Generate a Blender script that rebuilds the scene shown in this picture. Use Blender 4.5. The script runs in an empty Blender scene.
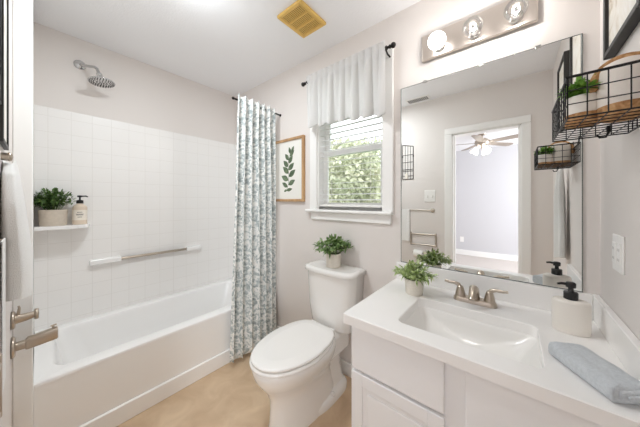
import bpy, bmesh, math, random
from mathutils import Vector, Matrix
PI = math.pi
C = bpy.context.scene.collection
sc = bpy.context.scene

# ------------------------------------------------------------------ camera
CAM_Z = 1.264
cam_d = bpy.data.cameras.new('camera')
cam = bpy.data.objects.new('camera', cam_d)
C.objects.link(cam)
cam.location = (0, 0, CAM_Z)
cam.rotation_euler = (PI/2, 0, math.radians(39.69))
cam_d.sensor_width = 36
cam_d.lens = 234.64*36/640
cam_d.shift_y = -(213.5-200.66)/640
cam_d.clip_start = 0.005
sc.camera = cam

# ------------------------------------------------------------------ world, light, exposure
world = bpy.data.worlds.new('sky')
sc.world = world
world.use_nodes = True
bg = world.node_tree.nodes['Background']
bg.inputs[0].default_value = (0.95, 0.97, 1.0, 1)
bg.inputs[1].default_value = 1.6
sc.view_settings.view_transform = 'Standard'
sc.view_settings.look = 'None'
sc.view_settings.gamma = 1
sc.view_settings.use_curve_mapping = False
sc.view_settings.exposure = 0.82
BULB_W = 0.85
FILL_W = 7.0  # added fill lamp on the ceiling, out of view
FILL_GLOW_W = 1.4  # extra point light of that fill, lifts the ceiling
FILL_C = (0.90, 0.965, 1.0)
BEDROOM_W = 56.0
sc.cycles.use_denoising = True
sc.cycles.max_bounces = 14
sc.cycles.diffuse_bounces = 8
sc.cycles.glossy_bounces = 5
sc.cycles.transparent_max_bounces = 24
sc.cycles.caustics_reflective = False
sc.cycles.caustics_refractive = False
sc.cycles.sample_clamp_indirect = 6


def area_light(name, loc, rot, sx, sy, watts, color=(1, 1, 1)):
    l = bpy.data.lights.new(name, 'AREA')
    l.shape = 'RECTANGLE'
    l.size = sx; l.size_y = sy; l.energy = watts; l.color = color
    o = bpy.data.objects.new(name, l)
    o.location = loc; o.rotation_euler = rot
    C.objects.link(o)
    return o


# daylight that comes in through the bedroom's own window (in its side wall)
area_light('bedroom_window_daylight', (1.96, -2.0, 1.45), (0, PI/2, 0), 1.3, 1.5, BEDROOM_W, (0.93, 0.96, 1.0))

# ------------------------------------------------------------------ room dimensions
W = 1.44        # mirror wall
R = 0.263       # right wall
L = -2.433      # tub wall
D = -0.07       # door wall
H = 2.44
TUBX = -1.722   # tub apron


# ------------------------------------------------------------------ materials
def srgb(r, g, b):
    f = lambda c: (c/255/12.92) if c/255 <= 0.04045 else ((c/255+0.055)/1.055)**2.4
    return (f(r), f(g), f(b), 1)


def mat(name, col, rough=0.5, metal=0.0, bump=0.0, bscale=200, var=0.0, vscale=8, spec=0.5, sheen=0.0, coat=0.0, sss=0.0):
    m = bpy.data.materials.new(name)
    m.use_nodes = True
    nt = m.node_tree
    p = nt.nodes['Principled BSDF']
    p.inputs['Base Color'].default_value = col
    p.inputs['Roughness'].default_value = rough
    p.inputs['Metallic'].default_value = metal
    p.inputs['Specular IOR Level'].default_value = spec
    if sheen: p.inputs['Sheen Weight'].default_value = sheen
    if coat: p.inputs['Coat Weight'].default_value = coat
    tc = nt.nodes.new('ShaderNodeTexCoord')
    if bump:
        n = nt.nodes.new('ShaderNodeTexNoise'); n.inputs['Scale'].default_value = bscale
        n.inputs['Detail'].default_value = 4
        b = nt.nodes.new('ShaderNodeBump'); b.inputs['Strength'].default_value = bump
        b.inputs['Distance'].default_value = 0.004
        nt.links.new(tc.outputs['Object'], n.inputs['Vector'])
        nt.links.new(n.outputs['Fac'], b.inputs['Height'])
        nt.links.new(b.outputs['Normal'], p.inputs['Normal'])
    if var:
        n = nt.nodes.new('ShaderNodeTexNoise'); n.inputs['Scale'].default_value = vscale
        n.inputs['Detail'].default_value = 5
        r = nt.nodes.new('ShaderNodeValToRGB')
        e = r.color_ramp.elements
        e[0].position = 0.3; e[1].position = 0.7
        e[0].color = tuple(max(0, c*(1-var)) for c in col[:3])+(1,)
        e[1].color = tuple(min(1, c*(1+var)) for c in col[:3])+(1,)
        nt.links.new(tc.outputs['Object'], n.inputs['Vector'])
        nt.links.new(n.outputs['Fac'], r.inputs['Fac'])
        nt.links.new(r.outputs['Color'], p.inputs['Base Color'])
    return m


def ramp_mat(name, stops, scale, rough=0.7, detail=5, distort=0.0, bump=0.0, stretch=(1, 1, 1)):
    m = bpy.data.materials.new(name); m.use_nodes = True
    nt = m.node_tree; p = nt.nodes['Principled BSDF']
    p.inputs['Roughness'].default_value = rough
    tc = nt.nodes.new('ShaderNodeTexCoord')
    mp = nt.nodes.new('ShaderNodeMapping'); mp.inputs['Scale'].default_value = stretch
    n = nt.nodes.new('ShaderNodeTexNoise'); n.inputs['Scale'].default_value = scale
    n.inputs['Detail'].default_value = detail; n.inputs['Distortion'].default_value = distort
    r = nt.nodes.new('ShaderNodeValToRGB')
    el = r.color_ramp.elements
    while len(el) < len(stops): el.new(0.5)
    for e, (pos, col) in zip(el, stops): e.position = pos; e.color = col
    nt.links.new(tc.outputs['Object'], mp.inputs['Vector'])
    nt.links.new(mp.outputs['Vector'], n.inputs['Vector'])
    nt.links.new(n.outputs['Fac'], r.inputs['Fac'])
    nt.links.new(r.outputs['Color'], p.inputs['Base Color'])
    if bump:
        b = nt.nodes.new('ShaderNodeBump'); b.inputs['Strength'].default_value = bump
        b.inputs['Distance'].default_value = 0.003
        nt.links.new(n.outputs['Fac'], b.inputs['Height'])
        nt.links.new(b.outputs['Normal'], p.inputs['Normal'])
    return m


def tile_mat(name, tile, grout, size, rough, mortar=0.02, horiz=False, var=None):
    m = bpy.data.materials.new(name); m.use_nodes = True
    nt = m.node_tree; p = nt.nodes['Principled BSDF']
    p.inputs['Roughness'].default_value = rough
    tc = nt.nodes.new('ShaderNodeTexCoord')
    sp = nt.nodes.new('ShaderNodeSeparateXYZ'); cb = nt.nodes.new('ShaderNodeCombineXYZ')
    nt.links.new(tc.outputs['Object'], sp.inputs[0])
    if horiz:
        nt.links.new(sp.outputs['X'], cb.inputs['X']); nt.links.new(sp.outputs['Y'], cb.inputs['Y'])
    else:
        ad = nt.nodes.new('ShaderNodeMath'); ad.operation = 'ADD'
        nt.links.new(sp.outputs['X'], ad.inputs[0]); nt.links.new(sp.outputs['Y'], ad.inputs[1])
        nt.links.new(ad.outputs[0], cb.inputs['X']); nt.links.new(sp.outputs['Z'], cb.inputs['Y'])
    br = nt.nodes.new('ShaderNodeTexBrick')
    br.offset = 0.0
    br.inputs['Scale'].default_value = 1.0/size
    br.inputs['Brick Width'].default_value = 1.0
    br.inputs['Row Height'].default_value = 1.0
    br.inputs['Mortar Size'].default_value = mortar
    br.inputs['Mortar Smooth'].default_value = 0.6
    br.inputs['Color1'].default_value = tile
    br.inputs['Color2'].default_value = var or tile
    br.inputs['Mortar'].default_value = grout
    nt.links.new(cb.outputs[0], br.inputs['Vector'])
    nt.links.new(br.outputs['Color'], p.inputs['Base Color'])
    b = nt.nodes.new('ShaderNodeBump'); b.invert = True
    b.inputs['Strength'].default_value = 0.35; b.inputs['Distance'].default_value = 0.002
    nt.links.new(br.outputs['Fac'], b.inputs['Height'])
    nt.links.new(b.outputs['Normal'], p.inputs['Normal'])
    return m


def thin_cloth(name, col, transl=0.5, transp=0.1, bump=0.3):
    m = bpy.data.materials.new(name); m.use_nodes = True
    nt = m.node_tree; out = nt.nodes['Material Output']
    nt.nodes.remove(nt.nodes['Principled BSDF'])
    d = nt.nodes.new('ShaderNodeBsdfDiffuse'); t = nt.nodes.new('ShaderNodeBsdfTranslucent')
    x = nt.nodes.new('ShaderNodeBsdfTransparent')
    d.inputs[0].default_value = col; t.inputs[0].default_value = col
    a = nt.nodes.new('ShaderNodeMixShader'); a.inputs[0].default_value = transl
    b = nt.nodes.new('ShaderNodeMixShader'); b.inputs[0].default_value = transp
    nt.links.new(d.outputs[0], a.inputs[1]); nt.links.new(t.outputs[0], a.inputs[2])
    nt.links.new(a.outputs[0], b.inputs[1]); nt.links.new(x.outputs[0], b.inputs[2])
    nt.links.new(b.outputs[0], out.inputs[0])
    return m


def glass_mat(name, tint=(1, 1, 1, 1), gloss=0.08):
    m = bpy.data.materials.new(name); m.use_nodes = True
    nt = m.node_tree; out = nt.nodes['Material Output']
    nt.nodes.remove(nt.nodes['Principled BSDF'])
    x = nt.nodes.new('ShaderNodeBsdfTransparent'); x.inputs[0].default_value = tint
    g = nt.nodes.new('ShaderNodeBsdfGlossy'); g.inputs['Roughness'].default_value = 0.02
    lw = nt.nodes.new('ShaderNodeLayerWeight'); lw.inputs[0].default_value = 0.35
    mu = nt.nodes.new('ShaderNodeMath'); mu.operation = 'MULTIPLY_ADD'
    mu.inputs[1].default_value = 0.6; mu.inputs[2].default_value = gloss
    mu.use_clamp = True
    mx = nt.nodes.new('ShaderNodeMixShader')
    nt.links.new(lw.outputs['Fresnel'], mu.inputs[0]); nt.links.new(mu.outputs[0], mx.inputs[0])
    nt.links.new(x.outputs[0], mx.inputs[1]); nt.links.new(g.outputs[0], mx.inputs[2])
    nt.links.new(mx.outputs[0], out.inputs[0])
    return m


def lit_mat(name, col, strength):
    m = bpy.data.materials.new(name); m.use_nodes = True
    nt = m.node_tree; p = nt.nodes['Principled BSDF']
    p.inputs['Base Color'].default_value = (0.9, 0.9, 0.9, 1)
    p.inputs['Emission Color'].default_value = col
    p.inputs['Emission Strength'].default_value = strength
    return m


M = {}
M['wall'] = mat('wall_paint', srgb(229, 223, 219), 0.85, bump=0.12, bscale=160)
M['wall_r'] = M['wall']
M['ceiling'] = mat('ceiling_paint', srgb(243, 243, 245), 0.95, bump=0.3, bscale=110)
M['tile'] = tile_mat('white_square_tile', srgb(243, 241, 239), srgb(232, 229, 226), 0.108, 0.25, 0.016)
M['floor'] = ramp_mat('tan_stone_vinyl', [(0.25, srgb(192, 164, 134)), (0.5, srgb(206, 180, 150)), (0.75, srgb(220, 196, 166))], 7, 0.45, 7, 0.6)
M['white'] = mat('white_trim_paint', srgb(244, 243, 241), 0.4)
M['cab'] = mat('white_cabinet_paint', srgb(243, 243, 244), 0.38)
M['porc'] = mat('white_porcelain', srgb(242, 240, 237), 0.12, coat=0.4)
M['tub'] = mat('white_tub_enamel', srgb(247, 246, 245), 0.2, coat=0.3)
M['counter'] = mat('white_counter', srgb(247, 245, 243), 0.25)
M['nickel'] = mat('brushed_nickel', srgb(192, 180, 166), 0.28, 1.0)
M['chrome'] = mat('chrome', srgb(205, 205, 205), 0.12, 1.0)
M['plate'] = mat('satin_nickel_plate', srgb(222, 212, 203), 0.28, 1.0)
M['blackmetal'] = mat('black_metal', srgb(26, 25, 25), 0.45, 0.3)
M['black'] = mat('black_plastic', srgb(24, 24, 25), 0.4)
M['bronze'] = mat('dark_bronze_rod', srgb(34, 30, 28), 0.4, 0.6)
M['mirror'] = mat('mirror_glass', (0.93, 0.94, 0.93, 1), 0.0, 1.0)
M['mirror_edge'] = mat('mirror_edge', srgb(120, 128, 126), 0.25, 0.7)
M['oak'] = ramp_mat('light_oak', [(0.3, srgb(168, 128, 88)), (0.7, srgb(204, 166, 122))], 14, 0.5, 4, 0.3, 0.0, (1, 1, 0.15))
M['paper'] = mat('white_print_paper', srgb(240, 238, 232), 0.9)
M['leafprint'] = ramp_mat('printed_leaf_green', [(0.3, srgb(70, 88, 66)), (0.7, srgb(126, 142, 112))], 30, 0.9)
M['yellow'] = mat('aged_yellow_plastic', srgb(226, 188, 104), 0.5)
M['yellow_dark'] = mat('vent_dark_inside', srgb(120, 88, 36), 0.8)
M['whitetowel'] = mat('white_terry', srgb(245, 244, 242), 0.95, bump=0.9, bscale=420, sheen=0.3)
M['bluetowel'] = mat('grey_blue_terry', srgb(214, 219, 224), 0.95, bump=1.0, bscale=380, var=0.08, vscale=140, sheen=0.3)
M['pot'] = mat('speckled_pot', srgb(226, 219, 208), 0.75, var=0.05, vscale=120, bump=0.15, bscale=180)
M['pot_tan'] = mat('beige_pot', srgb(205, 193, 178), 0.8, var=0.05, vscale=60)
M['soil'] = mat('dark_soil', srgb(60, 48, 38), 0.95, bump=0.8, bscale=120)
M['leaf'] = ramp_mat('leaf_green', [(0.3, srgb(70, 98, 50)), (0.5, srgb(112, 142, 80)), (0.72, srgb(172, 190, 136))], 60, 0.55)
M['leaf_dark'] = ramp_mat('leaf_dark_green', [(0.3, srgb(48, 74, 34)), (0.5, srgb(78, 108, 50)), (0.72, srgb(120, 148, 82))], 60, 0.55)
M['leaf_pale'] = ramp_mat('leaf_pale_green', [(0.3, srgb(112, 138, 72)), (0.5, srgb(168, 188, 120)), (0.72, srgb(222, 228, 192))], 60, 0.55)
M['leaf_bright'] = ramp_mat('leaf_bright_green', [(0.3, srgb(74, 120, 36)), (0.5, srgb(112, 158, 58)), (0.72, srgb(160, 194, 92))], 60, 0.55)
M['cream_glaze'] = mat('cream_ceramic', srgb(240, 234, 226), 0.5, bump=0.1, bscale=120)
M['label'] = mat('cream_bottle', srgb(222, 205, 186), 0.5)
M['label_w'] = mat('paper_label', srgb(236, 228, 216), 0.7)
M['cork'] = ramp_mat('cork', [(0.3, srgb(150, 104, 62)), (0.5, srgb(190, 144, 98)), (0.7, srgb(214, 174, 128))], 90, 0.85, 6, 0.4, 0.3)
M['canvas'] = mat('off_white_canvas', srgb(236, 228, 220), 0.9, bump=0.3, bscale=300)
M['art'] = ramp_mat('pale_marbled_print', [(0.3, srgb(244, 242, 238)), (0.55, srgb(232, 226, 216)), (0.68, srgb(198, 184, 164)), (0.75, srgb(236, 230, 222))], 9, 0.8, 6, 1.4)
M['frame_black'] = mat('black_wood_frame', srgb(42, 40, 38), 0.5)
M['valance'] = thin_cloth('sheer_white_cotton', (0.88, 0.875, 0.87, 1), 0.45, 0.06)
M['blind'] = thin_cloth('white_blind_slat', (0.92, 0.92, 0.92, 1), 0.45, 0.0)
M['glass'] = glass_mat('window_glass', (0.97, 0.985, 0.98, 1), 0.02)
M['bulbglass'] = glass_mat('clear_bulb_glass', (1, 1, 1, 1), 0.05)
M['bulblit'] = lit_mat('lit_bulb', (1.0, 0.97, 0.93, 1), 4.0)
M['filament'] = lit_mat('glowing_filament', (1.0, 0.9, 0.75, 1), 25.0)
M['curtain'] = None
M['bedwall'] = mat('bedroom_wall_paint', srgb(204, 203, 206), 0.9)
M['carpet'] = mat('bedroom_carpet', srgb(200, 192, 186), 1.0, bump=0.8, bscale=260, var=0.1, vscale=60)
M['blade'] = mat('grey_fan_blade', srgb(150, 138, 126), 0.5)
M['shade'] = lit_mat('lit_fan_shade', (1.0, 0.96, 0.9, 1), 4.0)
M['grass'] = mat('lawn', srgb(120, 150, 80), 0.95, var=0.3, vscale=20)
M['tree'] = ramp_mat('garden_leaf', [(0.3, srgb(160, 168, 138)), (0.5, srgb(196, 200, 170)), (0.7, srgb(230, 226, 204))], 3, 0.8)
M['bark'] = mat('bark', srgb(110, 92, 76), 0.9, bump=0.8, bscale=30)
M['plastic'] = mat('white_plastic', srgb(242, 240, 237), 0.35)
M['dark'] = mat('dark_gap', srgb(60, 58, 56), 0.8)
M['slot'] = mat('shadowed_slot', srgb(176, 172, 168), 0.7)
M['roll'] = mat('tissue_paper', srgb(246, 244, 240), 0.95, bump=0.3, bscale=200)


def curtain_material():
    m = bpy.data.materials.new('grey_blue_floral_cloth'); m.use_nodes = True
    nt = m.node_tree; p = nt.nodes['Principled BSDF']
    p.inputs['Roughness'].default_value = 0.9
    uv = nt.nodes.new('ShaderNodeTexCoord')
    n1 = nt.nodes.new('ShaderNodeTexNoise'); n1.inputs['Scale'].default_value = 20; n1.inputs['Detail'].default_value = 3
    n1.inputs['Distortion'].default_value = 1.3
    n2 = nt.nodes.new('ShaderNodeTexNoise'); n2.inputs['Scale'].default_value = 50; n2.inputs['Detail'].default_value = 4
    n2.inputs['Distortion'].default_value = 0.8
    nt.links.new(uv.outputs['UV'], n1.inputs['Vector']); nt.links.new(uv.outputs['UV'], n2.inputs['Vector'])
    ad = nt.nodes.new('ShaderNodeMath'); ad.operation = 'MULTIPLY_ADD'; ad.inputs[1].default_value = 0.55
    nt.links.new(n2.outputs['Fac'], ad.inputs[0])
    mu = nt.nodes.new('ShaderNodeMath'); mu.operation = 'MULTIPLY'; mu.inputs[1].default_value = 0.55
    nt.links.new(n1.outputs['Fac'], mu.inputs[0]); nt.links.new(mu.outputs[0], ad.inputs[2])
    r = nt.nodes.new('ShaderNodeValToRGB')
    el = r.color_ramp.elements
    el[0].position = 0.44; el[0].color = srgb(158, 167, 168)
    el[1].position = 0.61; el[1].color = srgb(238, 237, 234)
    e = el.new(0.51); e.color = srgb(188, 195, 195)
    e = el.new(0.555); e.color = srgb(214, 218, 216)
    nt.links.new(ad.outputs[0], r.inputs['Fac'])
    nt.links.new(r.outputs['Color'], p.inputs['Base Color'])
    return m


M['curtain'] = curtain_material()


# ------------------------------------------------------------------ mesh helpers
class MB:
    def __init__(s):
        s.bm = bmesh.new()

    def add(s, verts, faces, smooth=False):
        vs = [s.bm.verts.new(v) for v in verts]
        out = []
        for f in faces:
            try:
                fc = s.bm.faces.new([vs[i] for i in f]); fc.smooth = smooth; out.append(fc)
            except ValueError:
                pass
        return vs, out

    def box(s, lo, hi, bevel=0.0, seg=2, rot=None, at=None):
        t = bmesh.new()
        bmesh.ops.create_cube(t, size=1.0)
        sx, sy, sz = (hi[i]-lo[i] for i in range(3))
        cx, cy, cz = ((hi[i]+lo[i])/2 for i in range(3))
        for v in t.verts:
            v.co = Vector((v.co.x*sx+cx, v.co.y*sy+cy, v.co.z*sz+cz))
        if bevel:
            bmesh.ops.bevel(t, geom=list(t.edges), offset=min(bevel, 0.49*min(abs(sx), abs(sy), abs(sz))), segments=seg, profile=0.5, affect='EDGES')
        if rot is not None:
            p = Vector(at or (cx, cy, cz))
            for v in t.verts: v.co = rot @ (v.co-p)+p
        s.merge(t, bool(bevel))
        return s

    def merge(s, t, smooth):
        t.verts.index_update()
        vs = [s.bm.verts.new(v.co) for v in t.verts]
        for f in t.faces:
            nf = s.bm.faces.new([vs[v.index] for v in f.verts])
            nf.normal_update()
            nf.smooth = smooth and max(abs(c) for c in nf.normal) < 0.9999
        t.free()

    def lathe(s, prof, c=(0, 0, 0), seg=32, axis='Z', sx=1.0, sy=1.0, smooth=True):
        c = Vector(c); rings = []
        for r, z in prof:
            ring = []
            for k in range(seg):
                a = 2*PI*k/seg
                p = Vector((r*math.cos(a)*sx, r*math.sin(a)*sy, z))
                if axis == 'Y': p = Vector((p.x, p.z, p.y))
                elif axis == 'X': p = Vector((p.z, p.x, p.y))
                elif isinstance(axis, Matrix): p = axis @ p
                ring.append(p+c)
            rings.append(ring)
        return s.loft(rings, smooth, prof[0][0] > 1e-6, prof[-1][0] > 1e-6)

    def loft(s, rings, smooth=True, cap0=True, cap1=True):
        n = len(rings[0]); vs = [[s.bm.verts.new(p) for p in r] for r in rings]
        for i in range(len(rings)-1):
            for k in range(n):
                a, b, c, d = vs[i][k], vs[i][(k+1) % n], vs[i+1][(k+1) % n], vs[i+1][k]
                f = s.bm.faces.new((a, b, c, d)); f.smooth = smooth
        if cap0: s.bm.faces.new(list(reversed(vs[0]))).smooth = False
        if cap1: s.bm.faces.new(vs[-1]).smooth = False
        return s

    def tube(s, pts, r, seg=10, closed=False, caps=True):
        pts = [Vector(p) for p in pts]
        n = len(pts)
        rs = r if isinstance(r, (list, tuple)) else [r]*n
        rings = []
        up = None
        for i, p in enumerate(pts):
            if closed: t = pts[(i+1) % n]-pts[i-1]
            else: t = pts[min(i+1, n-1)]-pts[max(i-1, 0)]
            t.normalize()
            if up is None:
                up = Vector((0, 0, 1)) if abs(t.z) < 0.9 else Vector((1, 0, 0))
            u = (up-t*up.dot(t))
            if u.length < 1e-5: u = t.orthogonal()
            u.normalize(); w = t.cross(u); up = u
            rings.append([p+(u*math.cos(2*PI*k/seg)+w*math.sin(2*PI*k/seg))*rs[i] for k in range(seg)])
        if closed:
            rings.append(rings[0])
            return s.loft(rings, True, False, False)
        return s.loft(rings, True, caps, caps)

    def wire(s, pts, r=0.0015, seg=6):
        for a, b in zip(pts[:-1], pts[1:]): s.tube([a, b], r, seg)
        return s

    def grid(s, fn, nu, nv, smooth=True):
        vs = [[s.bm.verts.new(fn(i/nu, j/nv)) for j in range(nv+1)] for i in range(nu+1)]
        for i in range(nu):
            for j in range(nv):
                f = s.bm.faces.new((vs[i][j], vs[i+1][j], vs[i+1][j+1], vs[i][j+1])); f.smooth = smooth
        return s

    def sphere(s, c, r, seg=24, rings=14, sc_=(1, 1, 1)):
        prof = [(r*math.sin(PI*i/rings), -r*math.cos(PI*i/rings)) for i in range(rings+1)]
        c = Vector(c); rr = []
        for q, z in prof:
            rr.append([Vector((max(q, 1e-5)*math.cos(2*PI*k/seg)*sc_[0], max(q, 1e-5)*math.sin(2*PI*k/seg)*sc_[1], z*sc_[2]))+c for k in range(seg)])
        return s.loft(rr, True, True, True)


ORG = {}


def link(name, mb, material, parent=None, org=None):
    me = bpy.data.meshes.new(name)
    o_ = Vector(ORG[parent.name]) if parent else Vector(org or (0, 0, 0))
    bm = mb.bm
    bmesh.ops.translate(bm, verts=bm.verts, vec=-o_)
    bmesh.ops.recalc_face_normals(bm, faces=bm.faces)
    bm.to_mesh(me); bm.free()
    ob = bpy.data.objects.new(name, me)
    if material: me.materials.append(material)
    if any(p.use_smooth for p in me.polygons):
        wn_ = ob.modifiers.new('weighted_normals', 'WEIGHTED_NORMAL'); wn_.keep_sharp = True
    C.objects.link(ob)
    if parent: ob.parent = parent
    else: ob.location = o_
    ORG[ob.name] = tuple(o_)
    return ob


def tag(o, label=None, cat=None, group=None, kind=None):
    if label: o['label'] = label
    if cat: o['category'] = cat
    if group: o['group'] = group
    if kind: o['kind'] = kind
    return o


def thing(name, loc, label, cat, group=None):
    o = bpy.data.objects.new(name, None)
    C.objects.link(o); o.location = loc
    o.empty_display_size = 0.05
    ORG[o.name] = tuple(loc)
    return tag(o, label, cat, group)


def struct(name, loc=(0, 0, 0)):
    o = bpy.data.objects.new(name, None)
    C.objects.link(o); o.location = loc
    ORG[o.name] = tuple(loc)
    o['kind'] = 'structure'
    return o


def S(name, mb, material):
    o = link(name, mb, material); o['kind'] = 'structure'
    return o


def solidify(o, t, offset=0):
    md = o.modifiers.new('thickness', 'SOLIDIFY'); md.thickness = t; md.offset = offset


def subsurf(o, n=2):
    md = o.modifiers.new('smooth', 'SUBSURF'); md.levels = n; md.render_levels = n


def copy_thing(o, loc, label, group=None):
    r = o.copy(); C.objects.link(r); r.location = loc; r['label'] = label
    if group: r['group'] = group
    for ch in list(o.children):
        c = ch.copy(); C.objects.link(c); c.parent = r
        for g in list(ch.children):
            d = g.copy(); C.objects.link(d); d.parent = c
    return r


def rrect(x0, x1, y0, y1, r, z, n=6):
    out = []
    for cx, cy, a0 in ((x1-r, y1-r, 0), (x0+r, y1-r, PI/2), (x0+r, y0+r, PI), (x1-r, y0+r, 1.5*PI)):
        for k in range(n+1):
            a = a0+PI/2*k/n
            out.append(Vector((cx+r*math.cos(a), cy+r*math.sin(a), z)))
    return out


# ------------------------------------------------------------------ the shell
T = 0.12
b = MB(); b.box((L-T, D-T, -0.1), (R+T, W+T, 0)); S('floor', b, M['floor'])
b = MB(); b.box((L-T, D-T, H), (R+T, W+T, H+0.1)); S('ceiling', b, M['ceiling'])
b = MB(); b.box((L-T, D-T, 0), (L, W+T, H)); S('wall_left', b, M['wall'])
b = MB(); b.box((R, D-T, 0), (R+T, W+T, H)); S('wall_right', b, M['wall_r'])
# mirror wall with window opening
WX0, WX1, WZ0, WZ1 = -1.222, -0.655, 1.195, 2.17
b = MB()
b.box((L, W, 0), (WX0, W+T, H)); b.box((WX1, W, 0), (R, W+T, H))
b.box((WX0, W, 0), (WX1, W+T, WZ0)); b.box((WX0, W, WZ1), (WX1, W+T, H))
S('wall_back', b, M['wall'])
# door wall with doorway
DX0, DX1, DZ = -0.536, 0.053, 2.0
b = MB()
b.box((L, D-T, 0), (DX0, D, H)); b.box((DX1, D-T, 0), (R, D, H)); b.box((DX0, D-T, DZ), (DX1, D, H))
S('wall_front', b, M['wall'])

# tile surround round the tub
b = MB()
b.box((L, -0.015, 0.40), (L+0.012, W, 1.895), 0.003)
b.box((L, D, 0.0), (-1.70, -0.015, 1.895), 0.004)
b.box((L, W-0.012, 0.40), (-1.745, W, 1.895), 0.003)
o = link('tub_surround', b, M['tile']); o['kind'] = 'structure'
b = MB()
b.box((-1.712, D, 0.0), (-1.690, -0.012, 2.26), 0.004)
b.box((L, D, 1.895), (-1.712, -0.02, 2.42), 0.003)
S('trim_1', b, M['white'])

# baseboards
b = MB()
for x0, x1 in ((-1.72, -0.54),):
    b.box((x0, W-0.014, 0), (x1, W, 0.095), 0.004)
S('baseboard_back', b, M['white'])
b = MB(); b.box((-1.688, D, 0), (-0.607, D+0.014, 0.095), 0.004); b.box((0.118, D, 0), (R-0.001, D+0.014, 0.095), 0.004)
S('baseboard_front', b, M['white'])
b = MB(); b.box((R-0.014, D+0.015, 0), (R, 0.864, 0.095), 0.004)
S('baseboard_right', b, M['white'])

# doorway casing
dr = struct('door_1')
b = MB()
for y0, y1 in ((D, D+0.018), (D-T-0.018, D-T)):
    b.box((DX0-0.07, y0, 0), (DX0+0.004, y1, DZ-0.004), 0.005)
    b.box((DX1-0.004, y0, 0), (DX1+0.064, y1, DZ-0.004), 0.005)
    b.box((DX0-0.07, y0, DZ-0.004), (DX1+0.064, y1, DZ+0.066), 0.005)
link('casing', b, M['white'], dr)
b = MB()
b.box((DX0, D-T, 0), (DX0+0.015, D, DZ)); b.box((DX1-0.015, D-T, 0), (DX1, D, DZ))
b.box((DX0, D-T, DZ-0.015), (DX1, D, DZ))
b.box((DX0+0.015, D-0.07, 0), (DX0+0.027, D-0.04, DZ-0.015)); b.box((DX1-0.027, D-0.07, 0), (DX1-0.015, D-0.04, DZ-0.015))
link('jamb', b, M['white'], dr)
for hz in (0.3, 1.05, 1.75):
    b = MB(); b.box((DX1-0.019, D-0.115, hz-0.045), (DX1-0.014, D-0.078, hz+0.045), 0.001)
    b.tube([(DX1-0.02, D-0.118, hz-0.045), (DX1-0.02, D-0.118, hz+0.045)], 0.006, 8)
    link('hinge', b, M['nickel'], dr)

# bedroom beyond the doorway (seen in the mirror)
BX0, BX1, BY0, BY1 = -2.6, 2.05, -3.5, D-T
b = MB(); b.box((BX0-T, BY0-T, -0.1), (BX1+T, BY1, 0.0)); S('floor_bedroom', b, M['carpet'])
b = MB(); b.box((BX0-T, BY0-T, H), (BX1+T, BY1, H+0.1)); S('ceiling_bedroom', b, M['ceiling'])
b = MB(); b.box((BX0-T, BY0-T, 0), (BX1+T, BY0, H)); S('wall_bedroom_far', b, M['bedwall'])
b = MB(); b.box((BX0-T, BY0, 0), (BX0, BY1, H)); S('wall_bedroom_side', b, M['bedwall'])
b = MB(); b.box((BX1, BY0, 0), (BX1+T, BY1, 0.7)); b.box((BX1, BY0, 2.2), (BX1+T, BY1, H))
b.box((BX1, BY0, 0.7), (BX1+T, -2.75, 2.2)); b.box((BX1, -1.25, 0.7), (BX1+T, BY1, 2.2))
S('wall_bedroom_window', b, M['bedwall'])
b = MB(); b.box((R+T, BY1-0.001, 0), (BX1+T, BY1+0.1, H)); b.box((BX0-T, BY1-0.001, 0), (L-T, BY1+0.1, H))
S('wall_bedroom_near', b, M['bedwall'])
b = MB(); b.box((BX0, BY0, 0), (BX1, BY0+0.015, 0.12), 0.004); S('baseboard_bedroom', b, M['white'])

# ------------------------------------------------------------------ window
wn = struct('window_1')
b = MB()
CW = 0.068
b.box((WX0-CW, W-0.018, WZ0), (WX0+0.004, W, WZ1), 0.005)
b.box((WX1-0.004, W-0.018, WZ0), (WX1+CW, W, WZ1), 0.005)
b.box((WX0-CW, W-0.018, WZ1), (WX1+CW, W, WZ1+0.07), 0.005)
link('casing', b, M['white'], wn)
b = MB(); b.box((WX0-CW-0.03, W-0.045, WZ0-0.022), (WX1+CW+0.0, W+0.06, WZ0), 0.006); link('sill', b, M['white'], wn)
b = MB(); b.box((WX0-CW+0.01, W-0.016, WZ0-0.082), (WX1+CW-0.015, W, WZ0-0.022), 0.005); link('apron', b, M['white'], wn)
b = MB()
b.box((WX0, W, WZ0), (WX0+0.012, W+T, WZ1)); b.box((WX1-0.012, W, WZ0), (WX1, W+T, WZ1)); b.box((WX0, W, WZ1-0.012), (WX1, W+T, WZ1))
b.box((WX0, W+0.06, WZ0-0.02), (WX1, W+T, WZ0+0.012))
link('jamb', b, M['white'], wn)


def sash(y0, y1, z0, z1):
    x0, x1 = WX0+0.012, WX1-0.012
    b = MB(); f = 0.042
    b.box((x0, y0, z0), (x0+f, y1, z1), 0.004); b.box((x1-f, y0, z0), (x1, y1, z1), 0.004)
    b.box((x0+f, y0, z0), (x1-f, y1, z0+f), 0.004); b.box((x0+f, y0, z1-f), (x1-f, y1, z1), 0.004)
    s_ = link('sash', b, M['white'], wn)
    g = MB(); g.box((x0+f, (y0+y1)/2-0.002, z0+f), (x1-f, (y0+y1)/2+0.002, z1-f))
    link('pane', g, M['glass'], s_)


sash(W+0.062, W+0.084, WZ0+0.012, 1.66)
sash(W+0.088, W+0.110, 1.62, WZ1-0.012)

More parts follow.
